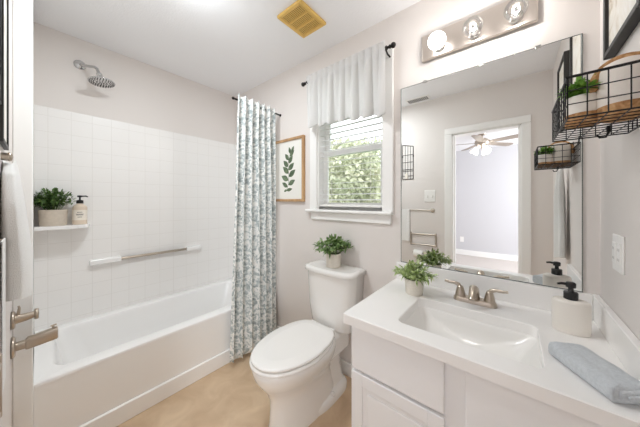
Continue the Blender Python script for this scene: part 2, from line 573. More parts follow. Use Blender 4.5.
# blind
bl = thing('window_blind', ((WX0+WX1)/2, W+0.035, WZ0), 'white horizontal slat blind hanging inside the window frame', 'blind')
b = MB(); b.box((WX0+0.016, W+0.012, WZ1-0.055), (WX1-0.016, W+0.055, WZ1-0.014), 0.003); link('headrail', b, M['plastic'], bl)
b = MB()
z = WZ0+0.075
while z < WZ1-0.06:
    rot = Matrix.Rotation(math.radians(7), 3, 'X')
    b.box((WX0+0.018, W+0.012, z-0.001), (WX1-0.018, W+0.056, z+0.001), 0, rot=rot)
    z += 0.043
link('slats', b, M['blind'], bl)
b = MB(); b.box((WX0+0.018, W+0.014, WZ0+0.022), (WX1-0.018, W+0.054, WZ0+0.04), 0.003); link('bottom_rail', b, M['plastic'], bl)
for lx in (WX0+0.10, WX1-0.10):
    b = MB(); b.tube([(lx, W+0.012, WZ0+0.03), (lx, W+0.012, WZ1-0.03)], 0.0012, 6); b.tube([(lx, W+0.057, WZ0+0.03), (lx, W+0.057, WZ1-0.03)], 0.0012, 6)
    link('cord', b, M['plastic'], bl)

# ------------------------------------------------------------------ outside
b = MB(); b.box((-14, W+0.6, -1.2), (8, 22, -1.0)); tag(link('lawn', b, M['grass']), kind='structure')


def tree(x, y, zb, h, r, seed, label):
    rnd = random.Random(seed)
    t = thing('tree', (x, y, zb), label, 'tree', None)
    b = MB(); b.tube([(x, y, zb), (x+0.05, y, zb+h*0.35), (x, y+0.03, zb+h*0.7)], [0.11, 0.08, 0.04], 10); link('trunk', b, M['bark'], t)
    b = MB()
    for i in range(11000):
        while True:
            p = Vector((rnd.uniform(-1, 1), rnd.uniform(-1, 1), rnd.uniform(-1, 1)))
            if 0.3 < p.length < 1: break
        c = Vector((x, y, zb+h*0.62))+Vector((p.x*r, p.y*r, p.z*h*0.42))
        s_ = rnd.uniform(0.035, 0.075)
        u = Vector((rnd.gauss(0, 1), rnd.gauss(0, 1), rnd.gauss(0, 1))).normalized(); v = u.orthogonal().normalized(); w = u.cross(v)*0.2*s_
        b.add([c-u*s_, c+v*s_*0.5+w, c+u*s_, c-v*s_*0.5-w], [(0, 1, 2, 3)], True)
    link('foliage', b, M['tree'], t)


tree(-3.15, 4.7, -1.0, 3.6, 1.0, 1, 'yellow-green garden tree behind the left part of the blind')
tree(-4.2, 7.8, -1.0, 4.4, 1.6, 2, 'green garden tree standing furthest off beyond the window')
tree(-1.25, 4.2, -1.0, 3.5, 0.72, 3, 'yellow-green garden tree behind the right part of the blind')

# ------------------------------------------------------------------ valance and its rod
RY, RZ = 1.365, 2.198
rod = thing('valance_rod', (-0.93, RY, RZ), 'dark bronze curtain rod with round finials above the window', 'curtain rod')
b = MB(); b.tube([(-1.285, RY, RZ), (-0.585, RY, RZ)], 0.008, 12); link('rod', b, M['bronze'], rod)
for x, sg in ((-1.285, -1), (-0.585, 1)):
    b = MB(); b.lathe([(0.0, 0), (0.012, 0.0), (0.012, 0.006), (0.007, 0.009), (0.013, 0.014), (0.017, 0.022), (0.015, 0.031), (0.008, 0.038), (0.0, 0.040)] if sg > 0 else
                      [(0.0, 0), (0.012, 0.0), (0.012, -0.006), (0.007, -0.009), (0.013, -0.014), (0.017, -0.022), (0.015, -0.031), (0.008, -0.038), (0.0, -0.040)], (x, RY, RZ), 16, 'X')
    link('finial', b, M['bronze'], rod)
    b = MB(); bxp = x-sg*0.022
    b.tube([(bxp, RY, RZ-0.012), (bxp, RY+0.02, RZ-0.025), (bxp, W-0.006, RZ-0.025)], 0.005, 8)
    b.box((bxp-0.009, W-0.006, RZ-0.055), (bxp+0.009, W, RZ+0.005), 0.002)
    b.lathe([(0.0135, -0.006), (0.0135, 0.006)], (bxp, RY, RZ), 14, 'X')
    link('bracket', b, M['bronze'], rod)


def valance_pt(u, v):
    x0, x1 = -1.268, -0.612
    x = x0+(x1-x0)*u
    ruff = math.sin(u*2*PI*13)
    big = math.sin(u*2*PI*7+0.8)+0.5*math.sin(u*2*PI*4.3+2)
    header = 0.045
    # v 0 top of ruffle, 0.13 rod, 1 hem
    ztop = RZ+header+0.006*math.sin(u*2*PI*13)
    hem = 1.832+0.016*math.sin(u*2*PI*7+0.5)-0.045*u+0.04*u*(1-u)
    zz = ztop+(hem-ztop)*v
    if v < 0.14:
        y = RY-0.012+0.010*ruff*(1-v/0.16)
    else:
        k = (v-0.14)/0.86
        y = RY-0.012+(0.009*ruff)*(1-0.6*k)+0.021*big*k**0.7-0.004*k
    return Vector((x+0.004*math.cos(u*2*PI*13), y, zz))


b = MB(); b.grid(valance_pt, 220, 40)
o = link('valance', b, M['valance'], None, (-0.94, RY, 1.83)); solidify(o, 0.0012)
tag(o, 'sheer white gathered valance hanging from the bronze rod over the window', 'valance')

# ------------------------------------------------------------------ bathtub
tb = thing('bathtub', ((L+TUBX)/2, 0.71, 0), 'white alcove bathtub with a plain apron along the tiled wall', 'bathtub')
TY0, TY1, TX0 = -0.013, W-0.013, L+0.013
RZT = 0.408
b = MB()
n = 6
rings = [
    rrect(TX0, TUBX, TY0, TY1, 0.008, RZT-0.02, n),
    rrect(TX0, TUBX, TY0, TY1, 0.008, RZT-0.006, n),
    rrect(TX0+0.004, TUBX-0.006, TY0+0.004, TY1-0.004, 0.008, RZT, n),
    rrect(TX0+0.07, TUBX-0.075, TY0+0.06, TY1-0.08, 0.09, RZT, n),
    rrect(TX0+0.078, TUBX-0.083, TY0+0.07, TY1-0.09, 0.09, RZT-0.006, n),
    rrect(TX0+0.085, TUBX-0.09, TY0+0.085, TY1-0.10, 0.10, RZT-0.03, n),
    rrect(TX0+0.10, TUBX-0.10, TY0+0.12, TY1-0.14, 0.12, 0.22, n),
    rrect(TX0+0.125, TUBX-0.125, TY0+0.17, TY1-0.20, 0.13, 0.10, n),
    rrect(TX0+0.17, TUBX-0.17, TY0+0.23, TY1-0.28, 0.12, 0.065, n),
]
b.loft(rings, True, False, True)
link('basin', b, M['tub'], tb)
b = MB()
b.box((TUBX-0.03, TY0, 0.103), (TUBX-0.001, TY1, RZT-0.012), 0.004)
b.box((TUBX-0.03, TY0, 0.0), (TUBX+0.012, TY1, 0.103), 0.005)
link('apron', b, M['tub'], tb)
b = MB(); b.lathe([(0.0, 0.0), (0.03, 0.0), (0.032, 0.003), (0.0, 0.004)], ((TX0+TUBX)/2, 0.34, 0.066), 20); link('drain', b, M['chrome'], tb)

# ------------------------------------------------------------------ tub wall things
gb = thing('grab_bar', (L+0.012, 0.64, 0.81), 'metal grab bar with white end blocks on the tiled tub wall', 'grab bar')
for y0, y1 in ((0.245, 0.425), (0.905, 1.035)):
    b = MB(); b.box((L+0.012, y0, 0.785), (L+0.05, y1, 0.825), 0.008, 3); link('end_block', b, M['tub'], gb)
b = MB(); b.tube([(L+0.034, 0.42, 0.806), (L+0.034, 0.91, 0.806)], 0.0105, 14); link('bar', b, M['nickel'], gb)

sh = MB()
pts = [Vector((L+0.012, -0.013, 0)), Vector((L+0.012, 0.245, 0))]
out = []
for k in range(13):
    a = PI/2*k/12
    out.append((L+0.012+0.15*math.sin(a)**0.7 if k else L+0.012, 0.195+0.05*math.cos(a)))
out = [(L+0.012, -0.013)]+[(L+0.162, -0.013)]+[(L+0.162, 0.18), (L+0.157, 0.205), (L+0.14, 0.225), (L+0.11, 0.237), (L+0.07, 0.243), (L+0.012, 0.245)]
sh.loft([[Vector((x, y, z)) for x, y in out] for z in (1.078, 1.082, 1.096, 1.10)], False)
o = link('shower_shelf', sh, M['tub'], None, (L+0.012, 0.11, 1.078))
tag(o, 'small white shelf built into the tiled tub wall above the grab bar', 'shelf')


def leaf(b, base, d, length, width, droop, rnd):
    d = d.normalized()
    side = d.cross(Vector((0, 0, 1)))
    if side.length < 1e-3: side = Vector((1, 0, 0))
    side.normalize()
    side = Matrix.Rotation(rnd.uniform(-0.7, 0.7), 3, d) @ side
    nrm = side.cross(d)
    p = [base]
    for k in (0.35, 0.7, 1.0):
        p.append(base+d*length*k+Vector((0, 0, -droop*length*k*k)))
    w = [0.15, 1.0, 0.75, 0.0]
    vs = []
    for q, ww in zip(p, w):
        vs += [q-side*width*ww*0.5+nrm*width*0.12*ww, q, q+side*width*ww*0.5+nrm*width*0.12*ww]
    fs = []
    for k in range(3):
        i = k*3
        fs += [(i, i+1, i+4, i+3), (i+1, i+2, i+5, i+4)]
    b.add(vs, fs, True)


def foliage(c, rx, h, n, ll, lw, seed, droop=0.3, stem_leaves=7):
    """stems leaning out from a pot, each carrying leaves"""
    rnd = random.Random(seed)
    b = MB()
    for i in range(n):
        a = rnd.uniform(0, 2*PI); t = math.sqrt(rnd.random())
        tip = Vector((math.cos(a)*t*rx, math.sin(a)*t*rx, h*(1-0.55*t*t)*rnd.uniform(0.75, 1.05)))
        st = Vector((math.cos(a)*t*rx*0.3, math.sin(a)*t*rx*0.3, 0))
        prev = None
        for k in range(stem_leaves+1):
            s_ = k/stem_leaves
            q = c+st.lerp(tip, s_)+Vector((0, 0, 0.15*h*math.sin(PI*s_)))
            if prev is not None and s_ > 0.2:
                dd = (q-prev).normalized()
                for sgn in (-1, 1):
                    out_ = Vector((rnd.gauss(0, 1), rnd.gauss(0, 1), rnd.gauss(0, 0.6))).normalized()
                    leaf(b, q, dd*0.55+out_*0.9, ll*rnd.uniform(0.6, 1.1), lw*rnd.uniform(0.7, 1.1), droop, rnd)
            prev = q
        leaf(b, prev, tip-st, ll, lw, droop, rnd)
        b.tube([c+st, c+st.lerp(tip, 0.5)+Vector((0, 0, 0.15*h)), c+tip], 0.0008, 4, caps=False)
    return b


def potted(name, loc, label, cat, r, h, potmat, leafmat, rx, fh, n, ll, lw, seed, taper=0.88, group=None, corkbase=0.0, **kw):
    t = thing(name, loc, label, cat, group)
    x, y, z = loc
    b = MB()
    b.lathe([(0.0, 0.0), (r*taper*0.96, 0.0), (r*taper, 0.004), (r*(taper+0.5*(1-taper)), h*0.5), (r, h-0.003), (r*0.985, h), (r*0.9, h), (r*0.88, h-0.012), (0.0, h-0.012)], (x, y, z), 36)
    p = link('pot', b, potmat, t)
    if corkbase:
        b = MB(); b.lathe([(0.0, -0.0005), (r*taper+0.0012, -0.0005), (r*(taper+(1-taper)*corkbase/h)+0.0015, corkbase), (r*taper*0.9, corkbase+0.0008)], (x, y, z), 36)
        o = link('cork_base', b, M['cork'], t)
    b = MB(); b.lathe([(0.0, h-0.009), (r*0.87, h-0.011)], (x, y, z), 24); link('soil', b, M['soil'], t)
    link('foliage', foliage(Vector((x, y, z+h-0.012)), rx, fh, n, ll, lw, seed, **kw), leafmat, t)
    return t


potted('potted_plant', (-2.335, 0.068, 1.10), 'bushy green plant in a beige pot on the shower shelf', 'plant', 0.066, 0.105, M['pot_tan'], M['leaf_dark'], 0.10, 0.15, 70, 0.035, 0.010, 5, taper=0.92)
potted('potted_plant', (-0.985, 1.335, 0.80), 'green leafy plant in a white pot on the toilet tank lid', 'plant', 0.054, 0.095, M['pot'], M['leaf'], 0.122, 0.125, 38, 0.042, 0.018, 6, taper=0.93)
potted('potted_plant', (-0.40, 1.245, 0.785), 'pale green plant in a small white pot beside the sink', 'plant', 0.047, 0.078, M['pot'], M['leaf_pale'], 0.088, 0.085, 46, 0.036, 0.011, 7, taper=0.88)

# pump bottle on the shower shelf
pb = thing('pump_bottle', (-2.335, 0.19, 1.10), 'cream pump bottle with black pump beside the plant on the shower shelf', 'bottle')
x, y, z = -2.335, 0.19, 1.10
b = MB(); b.lathe([(0.0, 0), (0.034, 0), (0.037, 0.004), (0.037, 0.115), (0.033, 0.128), (0.018, 0.138), (0.016, 0.145), (0.0, 0.145)], (x, y, z), 32); link('bottle', b, M['label'], pb)
b = MB()
for k in range(3):
    pass
b.lathe([(0.0375, 0.03), (0.0377, 0.031), (0.0377, 0.099), (0.0375, 0.10)], (x, y, z), 32)
lb = link('label', b, M['label_w'], pb)
b = MB(); b.lathe([(0.0, 0.145), (0.018, 0.145), (0.018, 0.165), (0.012, 0.168), (0.005, 0.17), (0.005, 0.188), (0.013, 0.189), (0.013, 0.2), (0.0, 0.201)], (x, y, z), 20)
b.tube([(x, y, z+0.195), (x+0.02, y+0.03, z+0.196), (x+0.024, y+0.036, z+0.19)], 0.0045, 8)
link('pump', b, M['black'], pb)
# fine printed lines of the label
b = MB()
for zz, hw in ((0.083, 0.35), (0.07, 0.5), (0.064, 0.45), (0.05, 0.3)):
    a0 = math.atan2(-0.19-0.0, 2.335)
    pr = []
    for k in range(9):
        a = -0.1+(-hw+2*hw*k/8)
        pr.append((x+0.0381*math.cos(a), y+0.0381*math.sin(a)))
    for (xa, ya), (xb, yb) in zip(pr[:-1], pr[1:]):
        b.add([(xa, ya, z+zz), (xb, yb, z+zz), (xb, yb, z+zz+0.003), (xa, ya, z+zz+0.003)], [(0, 1, 2, 3)])
link('print', b, M['dark'], lb)

# shower head
shd = thing('rain_shower', (L, 0.198, 2.25), 'chrome rain shower head on an angled arm high on the tub wall', 'shower head')
e0 = Vector((L, 0.198, 2.251)); e1 = Vector((-2.32, 0.262, 2.222)); e2 = Vector((-2.285, 0.283, 2.165)); e3 = Vector((-2.275, 0.295, 2.127))
b = MB(); b.lathe([(0.0, 0.012), (0.012, 0.012), (0.03, 0.004), (0.033, 0.0), (0, 0)], tuple(e0), 24, 'X'); link('escutcheon', b, M['chrome'], shd)
b = MB(); b.tube([e0, e0.lerp(e1, 0.5), e1, e1.lerp(e2, 0.35)+Vector((0.006, 0.004, 0.006)), e2], 0.0095, 12); link('arm', b, M['chrome'], shd)
b = MB(); b.sphere(tuple(e2), 0.017, 16, 10); b.tube([e2, e3], [0.013, 0.02], 12)
link('swivel', b, M['chrome'], shd)
tilt = Matrix.Rotation(math.radians(-6), 3, 'Y') @ Matrix.Rotation(math.radians(4), 3, 'X')
b = MB(); b.lathe([(0.0, 0.014), (0.02, 0.014), (0.05, 0.008), (0.070, 0.003), (0.074, -0.002), (0.072, -0.008), (0.0, -0.009)], tuple(e3+Vector((0, 0, -0.012))), 36, tilt)
hd = link('head', b, M['chrome'], shd)
b = MB()
for rr, nn in ((0.012, 6), (0.028, 12), (0.045, 18), (0.056, 22), (0.066, 28)):
    for k in range(nn):
        a = 2*PI*k/nn
        c = tilt @ Vector((rr*math.cos(a), rr*math.sin(a), -0.0095))+e3+Vector((0, 0, -0.012))
        b.lathe([(0.003, 0.0005), (0.0022, -0.002), (0.0, -0.0022)], tuple(c), 6, tilt)
link('nozzles', b, M['dark'], hd)

# tub valve and spout on the wall by the tub
vx, vz = -1.60, 0.768
tv = thing('tub_valve', (vx, D, vz), 'brushed nickel round valve handle on the wall below the towel', 'valve')
b = MB(); b.lathe([(0.0, 0.0), (0.036, 0.0), (0.036, 0.008), (0.030, 0.012), (0.0, 0.013)], (vx, D, vz), 28, 'Y'); link('escutcheon', b, M['nickel'], tv)
b = MB(); b.tube([(vx, D+0.01, vz), (vx, D+0.04, vz+0.002), (vx, D+0.066, vz+0.005)], [0.018, 0.016, 0.0135], 16)
b.lathe([(0.0, -0.006), (0.021, -0.006), (0.023, 0.0), (0.021, 0.006), (0, 0.007)], (vx, D+0.068, vz+0.005), 20, 'Y')
link('handle', b, M['nickel'], tv)
b = MB(); b.tube([(vx, D+0.018, vz+0.015), (vx, D+0.022, vz+0.045), (vx, D+0.020, vz+0.055)], [0.006, 0.004, 0.003], 8); link('pin', b, M['nickel'], tv)
sx_, sz_ = -1.60, 0.655
ts = thing('tub_spout', (sx_, D, sz_), 'brushed nickel tub spout with a diverter pin under the valve handle', 'spout')
b = MB(); b.lathe([(0.0, 0.0), (0.042, 0.0), (0.042, 0.008), (0.036, 0.013), (0.0, 0.014)], (sx_, D, sz_), 28, 'Y'); link('escutcheon', b, M['nickel'], ts)
b = MB()
b.lathe([(0.018, 0.01), (0.018, 0.05)], (sx_, D, sz_), 20, 'Y')
rings = []
for t_, (w_, hh, zc) in zip((0.038, 0.043, 0.085, 0.126, 0.130), ((0.018, 0.02, 0.0), (0.022, 0.024, 0.002), (0.023, 0.025, 0.007), (0.024, 0.026, 0.012), (0.021, 0.023, 0.012))):
    ring = []
    for k in range(24):
        a = 2*PI*k/24
        ca, sa = math.cos(a), math.sin(a)
        ring.append(Vector((sx_+w_*math.copysign(abs(ca)**0.6, ca), D+t_, sz_+zc+hh*math.copysign(abs(sa)**0.6, sa))))
    rings.append(ring)
b.loft(rings)
link('spout_body', b, M['nickel'], ts)
b = MB(); b.tube([(sx_, D+0.116, sz_+0.03), (sx_, D+0.116, sz_+0.046)], 0.003, 8); b.tube([(sx_, D+0.108, sz_+0.046), (sx_, D+0.126, sz_+0.049)], 0.004, 8)
link('diverter_pin', b, M['nickel'], ts)

# ------------------------------------------------------------------ shower curtain
CX = -1.672
cr = thing('shower_curtain_rod', (CX, W, 2.055), 'short dark rod holding the patterned shower curtain by the corner', 'curtain rod')
b = MB(); b.tube([(CX, 0.97, 2.055), (CX, W-0.004, 2.055)], 0.007, 12); link('rod', b, M['bronze'], cr)
b = MB(); b.sphere((CX, 0.965, 2.055), 0.011, 14, 10); link('finial', b, M['bronze'], cr)
b = MB(); b.lathe([(0.0, -0.004), (0.011, -0.004), (0.013, 0.0), (0, 0)], (CX, W, 2.055), 18, 'Y'); link('flange', b, M['bronze'], cr)


def curtain_pt(u, v):
    top0, top1, bot0, bot1 = 0.985, 1.345, 0.925, 1.375
    y = (top0+(top1-top0)*u)*(1-v)+(bot0+(bot1-bot0)*u)*v
    nf = 6.0
    ph = u*2*PI*nf+0.5*math.sin(u*9)
    amp = 0.024+0.012*v
    x = CX+amp*math.sin(ph)+0.008*math.sin(ph*2+1.2+2*v)+0.006*math.sin(v*5+u*7)
    if v < 0.06:
        k = 1-v/0.06
        x += 0.006*math.sin(u*2*PI*nf*3)*k
        x = CX+0.004+(x-CX)*(0.35+0.65*(1-k))
    z = 2.088-(2.088-0.035)*v
    if v < 0.001: z += 0.008*math.sin(ph)
    return Vector((x+0.012+0.008*max(0, 1-v/0.06), y+0.008*math.cos(ph), z+0.012*math.sin(ph)*(v > 0.98)))


b = MB()
nu, nv = 170, 60
vs = [[b.bm.verts.new(curtain_pt(i/nu, j/nv)) for j in range(nv+1)] for i in range(nu+1)]
uvl = b.bm.loops.layers.uv.new('UVMap')
for i in range(nu):
    for j in range(nv):
        f = b.bm.faces.new((vs[i][j], vs[i+1][j], vs[i+1][j+1], vs[i][j+1])); f.smooth = True
        for lp, (a, c) in zip(f.loops, ((i, j), (i+1, j), (i+1, j+1), (i, j+1))):
            lp[uvl].uv = (a/nu*0.8, c/nv*2.05)
o = link('shower_curtain', b, M['curtain'], None, (CX, 1.17, 0.035)); solidify(o, 0.002)
tag(o, 'grey-blue and white patterned shower curtain gathered at the tub end', 'shower curtain')

# ------------------------------------------------------------------ botanical picture
PX0, PX1, PZ0, PZ1 = -1.70, -1.355, 1.256, 1.815
PX0 = -1.765
pf = thing('picture_frame', ((PX0+PX1)/2, W, PZ0), 'oak framed leaf sprig print hanging between curtain and window', 'picture')
b = MB(); fw = 0.022; fd = 0.025
b.box((PX0, W-fd, PZ0), (PX0+fw, W, PZ1), 0.002); b.box((PX1-fw, W-fd, PZ0), (PX1, W, PZ1), 0.002)
b.box((PX0+fw, W-fd, PZ0), (PX1-fw, W, PZ0+fw), 0.002); b.box((PX0+fw, W-fd, PZ1-fw), (PX1-fw, W, PZ1), 0.002)
link('frame', b, M['oak'], pf)
b = MB(); b.box((PX0+fw, W-0.012, PZ0+fw), (PX1-fw, W-0.002, PZ1-fw)); pp = link('print', b, M['paper'], pf)
b = MB()
yy = W-0.0126
pcx, pcz = (PX0+PX1)/2+0.01, (PZ0+PZ1)/2


def flat_leaf(x, z, ang, ln, wd):
    ca, sa = math.cos(ang), math.sin(ang)
    vs = []
    N = 8
    for k in range(N+1):
        t_ = k/N; w_ = wd*0.5*math.sin(PI*t_**0.85); vs.append((t_*ln, w_))
    for k in range(N-1, 0, -1):
        t_ = k/N; w_ = wd*0.5*math.sin(PI*t_**0.85); vs.append((t_*ln, -w_))
    b.add([(x+p*ca-q*sa, yy, z+p*sa+q*ca) for p, q in vs], [tuple(range(len(vs)))])


stem = [(-0.025, -0.185), (0.0, -0.12), (0.005, -0.05), (-0.005, 0.03), (0.01, 0.10), (0.04, 0.16)]
for (xa, za), (xb, zb) in zip(stem[:-1], stem[1:]):
    b.add([(pcx+xa-0.002, yy, pcz+za), (pcx+xa+0.002, yy, pcz+za), (pcx+xb+0.002, yy, pcz+zb), (pcx+xb-0.002, yy, pcz+zb)], [(0, 1, 2, 3)])
for x, z, a, ln, wd in ((-0.01, -0.15, 150, .10, .04), (0.0, -0.13, 25, .11, .045), (0.0, -0.09, 155, .12, .05), (0.005, -0.06, 35, .12, .05), (0.005, -0.03, 140, .12, .05),
                        (0.0, 0.0, 40, .11, .048), (-0.005, 0.03, 135, .10, .046), (0.0, 0.06, 50, .10, .045), (0.005, 0.09, 130, .09, .04), (0.015, 0.12, 40, .09, .036), (0.03, 0.14, 110, .08, .034), (0.04, 0.155, 60, .07, .03), (-0.025, -0.18, 10, .09, .03), (-0.02, -0.175, 200, .05, .022)):
    flat_leaf(pcx+x, pcz+z, math.radians(a), ln*0.85, wd)
link('leaf_sprig', b, M['leafprint'], pp)

# ------------------------------------------------------------------ ceiling exhaust grille
VX0, VX1, VY0, VY1 = -1.163, -0.955, 0.972, 1.216
ev = thing('exhaust_vent', ((VX0+VX1)/2, (VY0+VY1)/2, H), 'yellowed square exhaust fan grille on the ceiling', 'vent')
b = MB()
z1 = H; z0 = H-0.018; fr = 0.022
b.box((VX0, VY0, z0), (VX0+fr, VY1, z1), 0.004); b.box((VX1-fr, VY0, z0), (VX1, VY1, z1), 0.004)
b.box((VX0+fr, VY0, z0), (VX1-fr, VY0+fr, z1), 0.004); b.box((VX0+fr, VY1-fr, z0), (VX1-fr, VY1, z1), 0.004)
for k in (1, 2):
    yk = VY0+fr+(VY1-VY0-2*fr)*k/3
    b.box((VX0+fr, yk-0.004, z0), (VX1-fr, yk+0.004, z1))
link('frame', b, M['yellow'], ev)
b = MB()
nsl = 13
for k in range(nsl):
    xk = VX0+fr+(VX1-VX0-2*fr)*(k+0.5)/nsl
    b.box((xk-0.0032, VY0+fr, z0+0.002), (xk+0.0032, VY1-fr, z0+0.006))
link('louvers', b, M['yellow'], ev)
b = MB(); b.box((VX0+fr, VY0+fr, H-0.004), (VX1-fr, VY1-fr, H-0.001)); link('backing', b, M['yellow_dark'], ev)

# ------------------------------------------------------------------ toilet
TCX = -1.0
tl = thing('toilet', (TCX, 1.08, 0), 'white two-piece toilet with closed lid between curtain and vanity', 'toilet')


def egg(yf, yb, hw, z, yc=None, n=48, back=2.6, cx=TCX, taper=0.0):
    yc = yc if yc is not None else yf+(yb-yf)*0.55
    out = []
    for k in range(n):
        a = 2*PI*k/n   # 0 -> +x
        ca, sa = math.cos(a), math.sin(a)
        if sa <= 0:
            out.append(Vector((cx+hw*math.copysign(abs(ca)**0.92, ca), yc+(yc-yf)*sa, z)))
        else:
            e = 2.0/back
            yq = abs(sa)**e
            out.append(Vector((cx+hw*math.copysign(abs(ca)**e, ca)*(1-taper*yq**1.6), yc+(yb-yc)*yq, z)))
    return out


b = MB()
b.loft([egg(0.795, 1.30, 0.118, 0.0), egg(0.795, 1.30, 0.118, 0.02), egg(0.80, 1.30, 0.112, 0.05), egg(0.805, 1.28, 0.103, 0.13), egg(0.80, 1.26, 0.103, 0.19), egg(0.775, 1.25, 0.125, 0.245),
        egg(0.74, 1.25, 0.152, 0.29), egg(0.715, 1.25, 0.172, 0.33), egg(0.705, 1.25, 0.181, 0.365), egg(0.705, 1.25, 0.182, 0.385), egg(0.715, 1.24, 0.172, 0.393)])
b.box((TCX-0.115, 1.12, 0.24), (TCX+0.115, 1.40, 0.392), 0.03, 4)
link('bowl', b, M['porc'], tl)
b = MB()
b.loft([egg(0.93, 1.39, 0.135, 0.0, back=4), egg(0.93, 1.39, 0.135, 0.028, back=4), egg(0.945, 1.38, 0.122, 0.045, back=4), egg(0.96, 1.37, 0.10, 0.052, back=4)])
link('foot', b, M['porc'], tl)
b = MB()
b.loft([rrect(TCX-hw, TCX+hw, y0, y1, r, z) for z, hw, y0, y1, r in ((0.045, 0.098, 0.96, 1.385, 0.06), (0.07, 0.086, 0.97, 1.38, 0.06), (0.16, 0.080, 0.99, 1.36, 0.06), (0.25, 0.084, 1.02, 1.36, 0.06), (0.32, 0.10, 1.06, 1.385, 0.05), (0.375, 0.112, 1.09, 1.40, 0.04))])
link('trapway', b, M['porc'], tl)
for sg in (1, -1):
    b = MB(); b.sphere((TCX+sg*0.117, 1.19, 0.043), 0.016, 14, 8); link('bolt_cap', b, M['porc'], tl)
b = MB()
kw = dict(back=4.5, taper=0.24)
b.loft([egg(0.700, 1.20, 0.183, 0.396, **kw), egg(0.694, 1.205, 0.190, 0.401, **kw), egg(0.694, 1.205, 0.190, 0.411, **kw), egg(0.702, 1.20, 0.182, 0.416, **kw)])
link('seat', b, M['porc'], tl)
b = MB()
b.loft([egg(0.712, 1.215, 0.174, 0.4185, **kw), egg(0.700, 1.222, 0.185, 0.4225, **kw), egg(0.699, 1.222, 0.186, 0.431, **kw), egg(0.708, 1.214, 0.177, 0.4385, **kw), egg(0.76, 1.17, 0.125, 0.4425, **kw)])
link('lid', b, M['porc'], tl)
for sg in (1, -1):
    b = MB(); b.box((TCX+sg*0.08-0.02, 1.205, 0.394), (TCX+sg*0.08+0.02, 1.24, 0.428), 0.006, 3); link('hinge', b, M['porc'], tl)
# tank
def tank_ring(hw, yf, yb, z, bow=0.022, n=10):
    out = []
    r = 0.035
    front = []
    for k in range(n+1):
        t_ = -1+2*k/n
        x = TCX+0.012+(hw-r)*t_
        front.append((x, yf+bow*abs(t_)**2.2))
    left = [(TCX+0.012-hw+r*0.25, yf+bow+r*0.45), (TCX+0.012-hw, yf+bow+r*1.2)]
    right = [(TCX+0.012+hw, yf+bow+r*1.2), (TCX+0.012+hw-r*0.25, yf+bow+r*0.45)]
    back = [(TCX+0.012+hw, yb), (TCX+0.012-hw, yb)]
    pts = front+list(reversed(right))+back+list(reversed(left))
    return [Vector((x, y, z)) for x, y in pts]


b = MB()
b.loft([tank_ring(0.155, 1.265, 1.425, 0.39), tank_ring(0.165, 1.25, 1.425, 0.40), tank_ring(0.183, 1.243, 1.425, 0.52), tank_ring(0.196, 1.238, 1.425, 0.762)])
link('tank', b, M['porc'], tl)
b = MB()
b.loft([tank_ring(0.203, 1.230, 1.428, 0.762), tank_ring(0.212, 1.222, 1.43, 0.767), tank_ring(0.212, 1.222, 1.43, 0.785), tank_ring(0.207, 1.227, 1.428, 0.795), tank_ring(0.19, 1.24, 1.42, 0.80)])
link('tank_lid', b, M['porc'], tl)

# ------------------------------------------------------------------ vanity cabinet
VL, VF = -0.543, 0.868
vc = thing('vanity_cabinet', (-0.14, 1.15, 0), 'white painted vanity cabinet under the sink counter', 'cabinet')
b = MB()
b.box((VL, VF, 0.0), (VL+0.018, W-0.0145, 0.744)); b.box((R-0.021, VF, 0.0), (R-0.0145, W-0.001, 0.744))
b.box((VL+0.018, W-0.02, 0.1), (R-0.021, W-0.0145, 0.744))
b.box((VL+0.018, VF, 0.09), (R-0.021, W-0.02, 0.108))
b.box((VL+0.018, VF+0.06, 0.0), (R-0.021, VF+0.075, 0.09))
# face frame
b.box((VL+0.018, VF, 0.70), (R-0.021, VF+0.018, 0.744)); b.box((VL+0.018, VF, 0.108), (R-0.021, VF+0.018, 0.13))
b.box((VL+0.018, VF, 0.13), (VL+0.045, VF+0.018, 0.70)); b.box((-0.20, VF, 0.13), (-0.10, VF+0.018, 0.70)); b.box((R-0.05, VF, 0.13), (R-0.021, VF+0.018, 0.70))
b.box((VL+0.045, VF, 0.535), (-0.20, VF+0.018, 0.58))
link('body', b, M['cab'], vc)


def panel_door(name, x0, x1, z0, z1, fw_=0.05, flat=False):
    b = MB(); y0, y1 = VF-0.02, VF
    if flat:
        b.box((x0, y0, z0), (x1, y1, z1), 0.004)
    else:
        b.box((x0, y0, z0), (x0+fw_, y1, z1), 0.003); b.box((x1-fw_, y0, z0), (x1, y1, z1), 0.003)
        b.box((x0+fw_, y0, z0), (x1-fw_, y1, z0+fw_), 0.003); b.box((x0+fw_, y0, z1-fw_), (x1-fw_, y1, z1), 0.003)
        b.box((x0+fw_-0.002, y0+0.009, z0+fw_-0.002), (x1-fw_+0.002, y1-0.001, z1-fw_+0.002))
        b.box((x0+fw_+0.02, y0+0.004, z0+fw_+0.02), (x1-fw_-0.02, y0+0.012, z1-fw_-0.02), 0.004)
    return link(name, b, M['cab'], vc)


panel_door('drawer_front', VL+0.012, -0.178, 0.562, 0.738, flat=True)
panel_door('door', VL+0.012, -0.178, 0.115, 0.550)
panel_door('door', -0.118, R-0.030, 0.115, 0.738, flat=True)

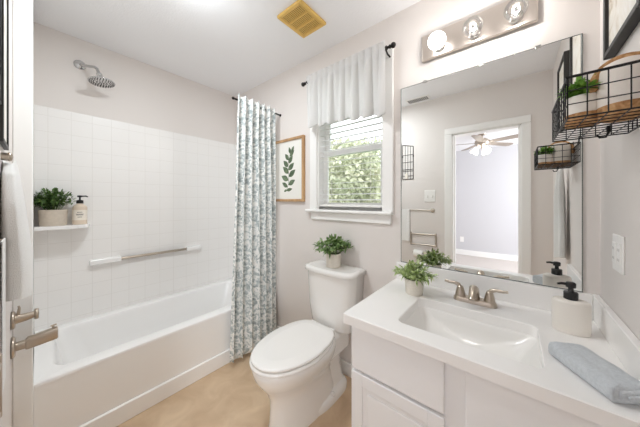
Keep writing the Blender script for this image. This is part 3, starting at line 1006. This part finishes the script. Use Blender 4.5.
# countertop with sink cut-out
CL, CF, CZ, CT = -0.566, 0.832, 0.785, 0.04
SX0, SX1, SY0, SY1 = -0.362, 0.066, 0.915, 1.215
ct = thing('countertop', (-0.15, 1.13, CZ-CT), 'white countertop with backsplashes on the vanity', 'countertop')
b = MB()
ns = 6
outer = rrect(CL, R-0.001, CF, W-0.001, 0.012, CZ, ns)
inner = rrect(SX0, SX1, SY0, SY1, 0.03, CZ, ns)
def zset(r, z, grow=0.0):
    return [Vector((v.x, v.y, z)) for v in r]
outer_in = rrect(CL+0.003, R-0.004, CF+0.003, W-0.004, 0.012, CZ, ns)
inner_e = rrect(SX0+0.003, SX1-0.003, SY0+0.003, SY1-0.003, 0.028, CZ, ns)
b.loft([zset(inner, CZ-CT), zset(inner, CZ-0.003), zset(rrect(SX0-0.003, SX1+0.003, SY0-0.003, SY1+0.003, 0.033, CZ, ns), CZ), zset(outer_in, CZ), zset(outer, CZ-0.003), zset(outer, CZ-CT), zset(inner, CZ-CT)], False, False, False)
link('top', b, M['counter'], ct)
b = MB(); b.box((CL+0.002, W-0.022, CZ), (R-0.022, W-0.001, 0.886), 0.003); link('backsplash', b, M['counter'], ct)
b = MB(); b.box((R-0.0215, CF+0.004, CZ), (R-0.001, W-0.001, 0.886), 0.003); link('side_splash', b, M['counter'], ct)
# sink
sk = thing('sink', (-0.148, 1.065, 0.63), 'white undermount sink basin set into the countertop', 'sink')
b = MB()
g = 0.004
rings = [
    rrect(SX0-0.02, SX1+0.02, SY0-0.02, SY1+0.02, 0.03, CZ-CT-0.001, ns),
    rrect(SX0-g, SX1+g, SY0-g, SY1+g, 0.032, CZ-CT-0.001, ns),
    rrect(SX0+0.002, SX1-0.002, SY0+0.002, SY1-0.002, 0.035, CZ-CT-0.01, ns),
    rrect(SX0+0.02, SX1-0.02, SY0+0.008, SY1-0.006, 0.05, CZ-0.075, ns),
    rrect(SX0+0.05, SX1-0.05, SY0+0.02, SY1-0.012, 0.09, CZ-0.11, ns),
    rrect(SX0+0.09, SX1-0.09, SY0+0.045, SY1-0.03, 0.10, CZ-0.128, ns),
    rrect(SX0+0.15, SX1-0.15, SY0+0.10, SY1-0.07, 0.06, CZ-0.136, ns),
]
b.loft(rings, True, False, True)
o = link('basin', b, M['porc'], sk); solidify(o, 0.004, 1)
b = MB(); b.lathe([(0.0, 0.003), (0.012, 0.003), (0.016, 0.005), (0.022, 0.005), (0.024, 0.001), (0.024, 0.0)], (-0.146, 1.085, CZ-0.136), 24); link('drain', b, M['chrome'], sk)

# faucet
fx, fy = -0.146, 1.315
fc = thing('faucet', (fx, fy, CZ), 'brushed nickel two-handle faucet behind the sink', 'faucet')
b = MB()
b.loft([rrect(fx-0.086, fx+0.086, fy-0.028, fy+0.028, 0.026, CZ+0.0, 6), rrect(fx-0.086, fx+0.086, fy-0.028, fy+0.028, 0.026, CZ+0.012, 6), rrect(fx-0.080, fx+0.080, fy-0.023, fy+0.023, 0.022, CZ+0.02, 6)])
link('base', b, M['nickel'], fc)
for sg in (-1, 1):
    hx = fx+sg*0.058
    b = MB()
    b.lathe([(0.0225, 0.015), (0.022, 0.022), (0.019, 0.04), (0.0145, 0.058), (0.011, 0.066), (0.0, 0.070)], (hx, fy, CZ), 24)
    b.tube([(hx-sg*0.002, fy, CZ+0.055), (hx+sg*0.008, fy-0.001, CZ+0.071), (hx+sg*0.024, fy-0.004, CZ+0.077), (hx+sg*0.048, fy-0.008, CZ+0.077), (hx+sg*0.066, fy-0.011, CZ+0.081)], [0.011, 0.010, 0.0075, 0.0062, 0.0055], 12)
    link('handle', b, M['nickel'], fc)
b = MB()
sp = [(fx, fy+0.004, CZ+0.012), (fx, fy+0.003, CZ+0.04), (fx, fy-0.006, CZ+0.063), (fx, fy-0.03, CZ+0.073), (fx, fy-0.062, CZ+0.064), (fx, fy-0.088, CZ+0.048), (fx, fy-0.094, CZ+0.042)]
b.tube(sp, [0.022, 0.0205, 0.0195, 0.018, 0.0155, 0.0135, 0.012], 18)
link('spout', b, M['nickel'], fc)

# soap dispenser
dx, dy = 0.158, 1.248
sd = thing('soap_dispenser', (dx, dy, CZ), 'cream oval soap dispenser with black pump by the corner', 'dispenser')
b = MB(); b.lathe([(0.0, 0), (0.047, 0), (0.0495, 0.003), (0.0505, 0.05), (0.0505, 0.106), (0.048, 0.114), (0.040, 0.118), (0.018, 0.120), (0.0, 0.120)], (dx, dy, CZ), 40, 'Z', 1.0, 0.68); link('bottle', b, M['cream_glaze'], sd)
b = MB(); b.lathe([(0.0, 0.119), (0.019, 0.119), (0.0195, 0.121), (0.0195, 0.143), (0.018, 0.145), (0.008, 0.146), (0.007, 0.162), (0.0135, 0.162), (0.014, 0.176), (0.011, 0.180), (0.0, 0.181)], (dx, dy, CZ), 24)
b.tube([(dx, dy, CZ+0.172), (dx-0.025, dy-0.006, CZ+0.173), (dx-0.036, dy-0.009, CZ+0.170)], [0.006, 0.005, 0.004], 10)
link('pump', b, M['black'], sd)

# folded towel on the counter
A = Vector((0.080, 1.012)); Bp = Vector((0.176, 0.862))
ax = (Bp-A).normalized(); pw = Vector((-ax.y, ax.x))
Ln, Wd = (Bp-A).length, 0.092
ft = thing('folded_towel', ((A.x+Bp.x)/2+pw.x*Wd/2, (A.y+Bp.y)/2+pw.y*Wd/2, CZ), 'grey-blue terry towel folded on the counter beside the sink', 'towel')
rt_ = random.Random(4)


def towel_layer(z0, z1, l0, l1, w0, w1, r=0.01):
    b = MB(); t = bmesh.new()
    bmesh.ops.create_cube(t, size=1.0)
    bmesh.ops.subdivide_edges(t, edges=list(t.edges), cuts=9, use_grid_fill=True)
    for v in t.verts:
        u, w, q = v.co.x+0.5, v.co.y+0.5, v.co.z+0.5
        # rounded long sides
        h_ = (z1-z0)
        k = abs(q-0.5)*2
        inset = h_*0.42*(1-math.sqrt(max(0, 1-k**4.5)))
        ww = w0+inset+(w1-w0-2*inset)*w
        ins2 = h_*0.14*(1-math.sqrt(max(0, 1-k**3.2)))
        ll = l0+ins2+(l1-l0-2*ins2)*u
        p = A+ax*ll+pw*ww
        wob = 0.0013*math.sin(ll*90+ww*60)+0.001*math.sin(ww*140)
        v.co = Vector((p.x, p.y, z0+h_*q+(wob if q > 0.2 else 0)))
    b.merge(t, True)
    return b


link('outer_fold', towel_layer(CZ, CZ+0.046, 0, Ln, 0, Wd), M['bluetowel'], ft)
link('inner_fold', towel_layer(CZ+0.009, CZ+0.037, Ln-0.03, Ln+0.006, 0.014, Wd-0.004), M['bluetowel'], ft)
link('loose_end', towel_layer(CZ+0.017, CZ+0.029, Ln-0.03, Ln+0.010, 0.026, Wd-0.008), M['bluetowel'], ft)

# ------------------------------------------------------------------ mirror, light bar
b = MB(); b.box((-0.539, W-0.006, 0.8885), (0.214, W-0.0005, 1.952), 0.0015)
mr = thing('wall_mirror', (-0.16, W, 0.89), 'large frameless mirror on the wall above the backsplash', 'mirror')
link('glass', b, M['mirror'], mr)
b = MB()
b.box((-0.541, W-0.0065, 0.8868), (0.216, W-0.0004, 0.8884)); b.box((-0.5406, W-0.0065, 0.8884), (-0.5391, W-0.0004, 1.953)); b.box((0.2141, W-0.0065, 0.8884), (0.2156, W-0.0004, 1.953)); b.box((-0.5406, W-0.0065, 1.9522), (0.2156, W-0.0004, 1.9536))
link('edge', b, M['mirror_edge'], mr)
for cxp in (-0.40, 0.08):
    b = MB(); b.box((cxp-0.01, W-0.010, 1.947), (cxp+0.01, W-0.0004, 1.960), 0.001); link('clip', b, M['chrome'], mr)

lf = thing('vanity_light', (-0.168, W, 2.14), 'nickel bar light with three round bulbs above the mirror', 'light')
b = MB(); b.box((-0.415, W-0.022, 2.066), (0.08, W, 2.212), 0.006, 3); link('back_plate', b, M['plate'], lf)
BY = 1.352; BZ = 2.112
for i, xb in enumerate((-0.318, -0.157, 0.004)):
    b = MB()
    b.lathe([(0.0, 0.0), (0.028, 0.0), (0.028, -0.006), (0.021, -0.010), (0.0195, -0.042), (0.016, -0.046), (0.0, -0.046)], (xb, W-0.022, BZ), 24, 'Y')
    skt = link('socket', b, M['chrome'], lf)
    b = MB()
    prof = [(0.0145, 0.045)]
    r = 0.043
    for k in range(3, 20):
        a = PI*k/19*0.99
        prof.append((max(1e-5, r*math.sin(a)), r*math.cos(a)))
    prof[-1] = (0.0, -r)
    b.lathe([(q, -z_*-1) for q, z_ in prof], (xb, BY, BZ), 28, 'Y')
    bulb = link('bulb', b, M['bulblit'] if i == 0 else M['bulbglass'], lf)
    if i:
        b = MB(); b.tube([(xb-0.012, BY+0.015, BZ), (xb-0.01, BY-0.006, BZ+0.006), (xb, BY-0.01, BZ+0.01), (xb+0.01, BY-0.006, BZ+0.006), (xb+0.012, BY+0.015, BZ)], 0.0022, 6)
        link('filament', b, M['filament'], bulb)
    pl = bpy.data.lights.new('bulb_light', 'POINT'); pl.energy = BULB_W; pl.color = (1.0, 0.985, 0.96); pl.shadow_soft_size = 0.012
    po = bpy.data.objects.new('bulb_light', pl); C.objects.link(po); po.parent = lf
    po.location = Vector((xb, BY-(0.06 if i == 0 else 0.0), BZ))-Vector(lf.location)

# ------------------------------------------------------------------ right wall: outlet, frames, basket, hanging towel
ol = thing('wall_outlet', (R, 1.21, 1.09), 'white double outlet plate on the wall above the side splash', 'outlet')
b = MB(); b.box((R-0.006, 1.160, 1.032), (R, 1.258, 1.152), 0.003); link('plate', b, M['plastic'], ol)
for yc in (1.185, 1.233):
    b = MB(); b.box((R-0.009, yc-0.016, 1.058), (R-0.005, yc+0.016, 1.126), 0.002); fcx = link('socket', b, M['plastic'], ol)
    for zz in (1.074, 1.106):
        for dy_ in (-0.006, 0.006):
            b = MB(); b.box((R-0.0094, yc+dy_-0.001, zz-0.004), (R-0.0088, yc+dy_+0.001, zz+0.004))
            link('slot', b, M['slot'], fcx)


def framed(y0, y1, z0, z1, label):
    t = thing('picture_frame', (R, (y0+y1)/2, z0), label, 'picture', None)
    b = MB(); f = 0.017; d = 0.026
    b.box((R-d, y0, z0), (R, y0+f, z1), 0.002); b.box((R-d, y1-f, z0), (R, y1, z1), 0.002)
    b.box((R-d, y0+f, z0), (R, y1-f, z0+f), 0.002); b.box((R-d, y0+f, z1-f), (R, y1-f, z1), 0.002)
    link('frame', b, M['frame_black'], t)
    b = MB(); b.box((R-0.016, y0+f, z0+f), (R-0.002, y1-f, z1-f)); link('print', b, M['art'], t)
    return t


framed(0.955, 1.262, 1.752, 2.20, 'black framed marbled print on the wall next to the mirror')
framed(0.45, 0.76, 1.752, 2.20, 'black framed marbled print further from the mirror, seen in it')

KX0, KX1, KY0, KY1, KZ0, KZ1 = 0.098, 0.256, 0.815, 1.105, 1.462, 1.560
bk = thing('wire_basket', (R, 0.96, KZ0), 'black wire basket on the wall holding a plant and a handled bin', 'basket')
b = MB()
for a, c in (((KX0, KY0), (KX1, KY0)), ((KX0, KY1), (KX1, KY1)), ((KX0, KY0), (KX0, KY1)), ((KX1, KY0), (KX1, KY1))):
    b.tube([(a[0], a[1], KZ1), (c[0], c[1], KZ1)], 0.0033, 8)
link('rim', b, M['blackmetal'], bk)
b = MB()
wr = 0.0013
nx, ny, nz = 5, 9, 3
for k in range(nx+1):
    x = KX0+(KX1-KX0)*k/nx
    b.wire([(x, KY0, KZ1), (x, KY0, KZ0), (x, KY1, KZ0), (x, KY1, KZ1)], wr)
for k in range(ny+1):
    y = KY0+(KY1-KY0)*k/ny
    b.wire([(KX0, y, KZ1), (KX0, y, KZ0), (KX1, y, KZ0), (KX1, y, KZ1)], wr)
for k in range(nz):
    z = KZ0+(KZ1-KZ0)*k/nz
    b.wire([(KX0, KY0, z), (KX1, KY0, z), (KX1, KY1, z), (KX0, KY1, z), (KX0, KY0, z)], wr if k else 0.002)
link('wire_mesh', b, M['blackmetal'], bk)
for y in (0.88, 1.04):
    b = MB(); b.wire([(KX1, y, KZ1), (R-0.002, y, KZ1+0.03)], 0.002); b.box((R-0.004, y-0.008, KZ1+0.01), (R, y+0.008, KZ1+0.045), 0.001)
    link('hanger', b, M['blackmetal'], bk)
for y in (0.96,):
    b = MB(); b.tube([(0.19, y, KZ0-0.001), (0.19, y, KZ0-0.018)], 0.004, 8); b.tube([(0.19, y, KZ0-0.018), (0.185, y, KZ0-0.03), (0.175, y, KZ0-0.03), (0.17, y, KZ0-0.022)], 0.0025, 8)
    link('hook', b, M['blackmetal'], bk)

potted('potted_plant', (0.138, 0.925, KZ0+0.002), 'bright green plant in a white cork-bottomed pot in the wire basket', 'plant', 0.032, 0.074, M['cream_glaze'], M['leaf_bright'], 0.040, 0.055, 30, 0.026, 0.008, 9, taper=0.97, corkbase=0.028)
bn = thing('canvas_bin', (0.204, 0.905, KZ0+0.002), 'off-white bin with cork base and arched cork handle in the wire basket', 'bin')
bx_, by_, bz_ = 0.204, 0.905, KZ0+0.002
b = MB(); b.lathe([(0.0, 0.0), (0.040, 0.0), (0.044, 0.004), (0.0455, 0.03)], (bx_, by_, bz_), 36); link('cork_base', b, M['cork'], bn)
b = MB(); b.lathe([(0.0445, 0.03), (0.045, 0.033), (0.0455, 0.095), (0.044, 0.115), (0.038, 0.129), (0.026, 0.136), (0.0, 0.138)], (bx_, by_, bz_), 36); link('body', b, M['canvas'], bn)
b = MB()
rings = []
for k in range(33):
    a = -0.25+(PI+0.5)*k/32
    c = Vector((bx_-0.049*math.cos(a), by_, bz_+0.088+0.052*math.sin(a)))
    rad = Vector((-math.cos(a), 0, math.sin(a)))
    rings.append([c+rad*0.010+Vector((0, -0.013, 0)), c+rad*0.010+Vector((0, 0.013, 0)), c-rad*0.004+Vector((0, 0.013, 0)), c-rad*0.004+Vector((0, -0.013, 0))])
b.loft(rings, False)
link('handle', b, M['cork'], bn)

# white towel on a hook under the basket, seen in the mirror
ht = thing('hanging_towel', (R-0.02, 0.69, 0.89), 'white towel hanging from a hook on the wall, seen in the mirror', 'towel')


def hang_pt(a, v):
    ca, sa = math.cos(a), math.sin(a)
    hw = 0.016+0.078*min(1, v*1.25)**0.75
    yy_ = 0.69+hw*math.copysign(abs(ca)**0.8, ca)
    fold = 1+0.35*math.sin((yy_-0.69)/max(hw, 0.01)*7+0.6)
    th_ = 0.014+0.012*min(1, v*3)
    return Vector((R-0.032-th_*sa*fold*(1 if sa > 0 else 0.6), yy_, 1.478-v*(0.585-0.02*ca)))


b = MB(); b.loft([[hang_pt(2*PI*k/56, j/30) for k in range(56)] for j in range(31)]); o = link('cloth', b, M['whitetowel'], ht)
b = MB(); b.tube([(R, 0.69, 1.50), (R-0.04, 0.69, 1.50), (R-0.055, 0.69, 1.507), (R-0.06, 0.69, 1.52)], 0.005, 10); b.lathe([(0.0, -0.004), (0.016, -0.004), (0.018, 0.0), (0, 0)], (R, 0.69, 1.50), 18, 'X')
hk = tag(link('towel_hook', b, M['nickel'], None, (R, 0.69, 1.50)), 'nickel hook on the wall holding the white towel seen in the mirror', 'hook')

# ------------------------------------------------------------------ door wall: frame, rack, switch, towel bars
t = thing('picture_frame', (-1.195, D, 1.42), 'thin black framed print on the wall above the white bath towel', 'picture')
b = MB(); y1 = D+0.010; f = 0.012; x0, x1, z0, z1 = -1.29, -1.10, 1.43, 1.98
b.box((x0, D, z0), (x0+f, y1, z1), 0.001); b.box((x1-f, D, z0), (x1, y1, z1), 0.001); b.box((x0+f, D, z0), (x1-f, y1, z0+f), 0.001); b.box((x0+f, D, z1-f), (x1-f, y1, z1), 0.001)
link('frame', b, M['frame_black'], t)
b = MB(); b.box((x0+f, D, z0+f), (x1-f, D+0.006, z1-f)); link('print', b, M['art'], t)

# big bath towel on a peg
bt = thing('bath_towel', (-1.26, D, 0.93), 'white bath towel hanging on a peg beside the tub', 'towel')


def bath_pt(a, v):
    """closed ring around the hanging towel, v 0 top .. 1 hem"""
    ca, sa = math.cos(a), math.sin(a)
    hw = 0.07+0.075*min(1, v*3)**0.6
    th = 0.012+0.017*min(1, v*1.3)**0.8
    z = 1.395-0.43*v
    xx = -1.26+hw*math.copysign(abs(ca)**0.7, ca)
    fold = 1+0.10*math.sin(xx*70+1)
    yy_ = D+0.0005+th*(1+math.copysign(abs(sa)**0.5, sa)*fold)
    if v < 0.08:
        z -= 0.02*(abs(ca))
    return Vector((xx, yy_, z+0.01*ca*(v > 0.9)))


b = MB(); rings = []
for j in range(31):
    rings.append([bath_pt(2*PI*k/64, j/30) for k in range(64)])
b.loft(rings)
link('cloth', b, M['whitetowel'], bt)
b = MB(); b.tube([(-1.19, D, 1.398), (-1.19, D+0.014, 1.398)], 0.012, 14); b.sphere((-1.19, D+0.016, 1.398), 0.014, 14, 10, (1, 0.5, 1))
tag(link('towel_peg', b, M['nickel'], None, (-1.19, D, 1.398)), 'small round peg holding the white bath towel', 'hook')

# wire rack seen in the mirror
wr_ = thing('wire_rack', (-1.02, D, 1.53), 'small flat black wire wall rack seen at the left edge of the mirror', 'rack')
b = MB()
x0, x1, y0, z0, z1 = -1.085, -0.955, D+0.004, 1.53, 1.93
b.wire([(x0, y0, z0), (x0, y0, z1+0.03), (x1, y0, z1), (x1, y0, z0), (x0, y0, z0)], 0.0035, 8)
for z in (1.57, 1.63, 1.65, 1.74, 1.83):
    b.wire([(x0, y0, z), (x1, y0, z)], 0.0022)
for k in range(1, 4):
    x = x0+(x1-x0)*k/4
    b.wire([(x, y0, z0), (x, y0, z1+0.03*(1-k/4))], 0.0018)
link('wire_frame', b, M['blackmetal'], wr_)
b = MB(); b.box((x0+0.03, y0-0.003, z0+0.004), (x0+0.065, y0+0.0025, z0+0.07), 0.002); link('note_card', b, M['label_w'], wr_)
for x in (x0, x1):
    b = MB(); b.box((x-0.006, D, 1.80), (x+0.006, D+0.004, 1.825), 0.001); link('bracket', b, M['blackmetal'], wr_)

sw = thing('light_switch', (-0.765, D, 1.315), 'white double light switch plate on the wall, seen in the mirror', 'switch')
b = MB(); b.box((-0.825, D, 1.25), (-0.705, D+0.006, 1.385), 0.003); link('plate', b, M['plastic'], sw)
for xs in (-0.792, -0.738):
    b = MB(); b.box((xs-0.005, D+0.005, 1.30), (xs+0.005, D+0.016, 1.325), 0.002); link('toggle', b, M['plastic'], sw)

tbar = thing('towel_bar', (-0.86, D, 1.15), 'nickel towel bar on the wall below the light switch, seen in the mirror', 'towel bar')
b = MB(); b.tube([(-1.10, D+0.0055, 1.15), (-0.735, D+0.0055, 1.15)], 0.005, 12); link('bar', b, M['nickel'], tbar)
b = MB(); b.tube([(-0.735, D, 1.15), (-0.735, D+0.012, 1.15)], 0.008, 10); b.lathe([(0, 0.008), (0.02, 0.008), (0.024, 0.0), (0, 0)], (-0.735, D, 1.15), 18, 'Y'); link('post', b, M['nickel'], tbar)
b = MB(); b.tube([(-1.10, D, 1.15), (-1.10, D+0.012, 1.15)], 0.008, 10); link('post', b, M['nickel'], tbar)
b = MB()
b.loft([[Vector((x, y, z)) for x, y in ((-1.092, D+0.0108), (-0.995, D+0.0108), (-0.995, D+0.0138), (-1.092, D+0.0138))] for z in (0.77, 0.78, 1.14, 1.160)])
tag(link('hand_towel', b, M['whitetowel'], None, (-1.05, D+0.024, 0.77)), 'white hand towel on the nickel towel bar, seen in the mirror', 'towel')

tr = thing('double_rail', (-0.84, D, 0.735), 'nickel two-bar rail on the wall above the toilet roll, seen in the mirror', 'rail')
b = MB(); b.tube([(-0.98, D+0.0075, 0.862), (-0.70, D+0.0075, 0.868)], 0.0065, 12); b.tube([(-0.98, D+0.0075, 0.742), (-0.70, D+0.0075, 0.742)], 0.006, 12); link('bars', b, M['nickel'], tr)
for x in (-0.98, -0.70):
    b = MB(); b.box((x-0.008, D, 0.728), (x+0.008, D+0.0145, 0.885), 0.004); link('post', b, M['nickel'], tr)
th = thing('toilet_roll_holder', (-0.80, D, 0.64), 'nickel toilet roll holder arm on the wall, seen in the mirror', 'roll holder')
b = MB(); b.tube([(-0.725, D, 0.665), (-0.725, D+0.04, 0.665), (-0.74, D+0.046, 0.65), (-0.95, D+0.046, 0.645)], 0.007, 10); b.lathe([(0, 0.008), (0.018, 0.008), (0.022, 0.0), (0, 0)], (-0.725, D, 0.665), 18, 'Y'); link('arm', b, M['nickel'], th)
b = MB(); b.lathe([(0.018, -0.05), (0.044, -0.05), (0.044, 0.05), (0.018, 0.05), (0.018, -0.05)], (-0.88, D+0.046, 0.634), 32, 'X')
tag(link('toilet_roll', b, M['roll'], None, (-0.88, D+0.046, 0.634)), 'white toilet paper roll on the nickel holder, seen in the mirror', 'toilet roll')

# fill lamp added on the ceiling, out of view, to even out the brightness
LX, LY = -1.28, 0.5
cl = thing('added_fill_lamp', (LX, LY, H), 'round flush fill light with a flat lit panel, added on the ceiling out of view', 'fill lamp')
b = MB(); b.lathe([(0.0, H), (0.12, H), (0.12, H-0.03), (0.112, H-0.034), (0.107, H-0.028), (0.0, H-0.028)], (LX, LY, 0), 40); link('housing', b, M['white'], cl)
pl = bpy.data.lights.new('added_fill_panel', 'AREA'); pl.shape = 'DISK'; pl.size = 0.205; pl.energy = FILL_W; pl.color = FILL_C
po = bpy.data.objects.new('added_fill_panel', pl); C.objects.link(po); po.parent = cl; po.location = (0, 0, -0.033)
pl = bpy.data.lights.new('added_fill_glow', 'POINT'); pl.energy = FILL_GLOW_W; pl.color = FILL_C; pl.shadow_soft_size = 0.08  # added point light that brightens ceiling and upper walls
po = bpy.data.objects.new('added_fill_glow', pl); C.objects.link(po); po.parent = cl; po.location = (0, 0, -0.17)

# ceiling register by the doorway, seen in the mirror
cv = thing('ceiling_register', (-0.88, 0.045, H), 'white air register on the ceiling, seen at the top of the mirror', 'vent')
b = MB(); b.box((-0.99, -0.02, H-0.008), (-0.74, 0.11, H), 0.003); link('plate', b, M['plastic'], cv)
b = MB()
for k in range(12):
    xk = -0.975+0.22*(k+0.5)/12
    b.box((xk-0.005, 0.0, H-0.0095), (xk+0.005, 0.09, H-0.0075))
link('slots', b, M['dark'], cv)

# ------------------------------------------------------------------ bedroom: ceiling fan, outlet
fxx, fyy = -0.43, -2.0
fan = thing('ceiling_fan', (fxx, fyy, H), 'ceiling fan with lit shades in the bedroom, seen in the mirror', 'ceiling fan')
b = MB(); b.lathe([(0.0, H), (0.07, H), (0.06, H-0.05), (0.015, H-0.06), (0.015, H-0.12), (0.0, H-0.12)], (fxx, fyy, 0), 24); link('canopy', b, M['nickel'], fan)
b = MB(); b.lathe([(0.0, H-0.11), (0.07, H-0.12), (0.11, H-0.15), (0.11, H-0.20), (0.07, H-0.235), (0.05, H-0.27), (0.0, H-0.28)], (fxx, fyy, 0), 28); link('motor', b, M['nickel'], fan)
for k in range(5):
    a = 2*PI*k/5+0.35
    Rm = Matrix.Translation((fxx, fyy, H-0.185)) @ Matrix.Rotation(a, 4, 'Z') @ Matrix.Rotation(math.radians(10), 4, 'X')
    b = MB()
    pts = [(0.10, -0.02), (0.18, -0.055), (0.58, -0.07), (0.62, -0.04), (0.62, 0.04), (0.58, 0.07), (0.18, 0.055), (0.10, 0.02)]
    b.loft([[Rm @ Vector((x, y, z)) for x, y in pts] for z in (-0.004, 0.004)], False)
    link('blade', b, M['blade'], fan)
for k in range(3):
    a = 2*PI*k/3+0.9
    d = Vector((math.cos(a), math.sin(a), 0))
    Rm = (Matrix.Rotation(a, 3, 'Z') @ Matrix.Rotation(math.radians(-28), 3, 'Y'))
    c = Vector((fxx, fyy, H-0.27))+d*0.075
    b = MB(); b.lathe([(0.022, 0.0), (0.028, -0.01), (0.055, -0.07), (0.062, -0.095), (0.0, -0.09)], tuple(c), 20, Rm); link('lamp_shade', b, M['shade'], fan)
b = MB(); b.tube([(fxx, fyy, H-0.28), (fxx, fyy, H-0.46)], 0.002, 6); link('pull_chain', b, M['nickel'], fan)
bo = thing('wall_outlet', (-0.95, BY0, 0.35), 'small outlet plate low on the bedroom wall, seen in the mirror', 'outlet')
b = MB(); b.box((-0.99, BY0, 0.30), (-0.915, BY0+0.006, 0.42), 0.002); link('plate', b, M['plastic'], bo)
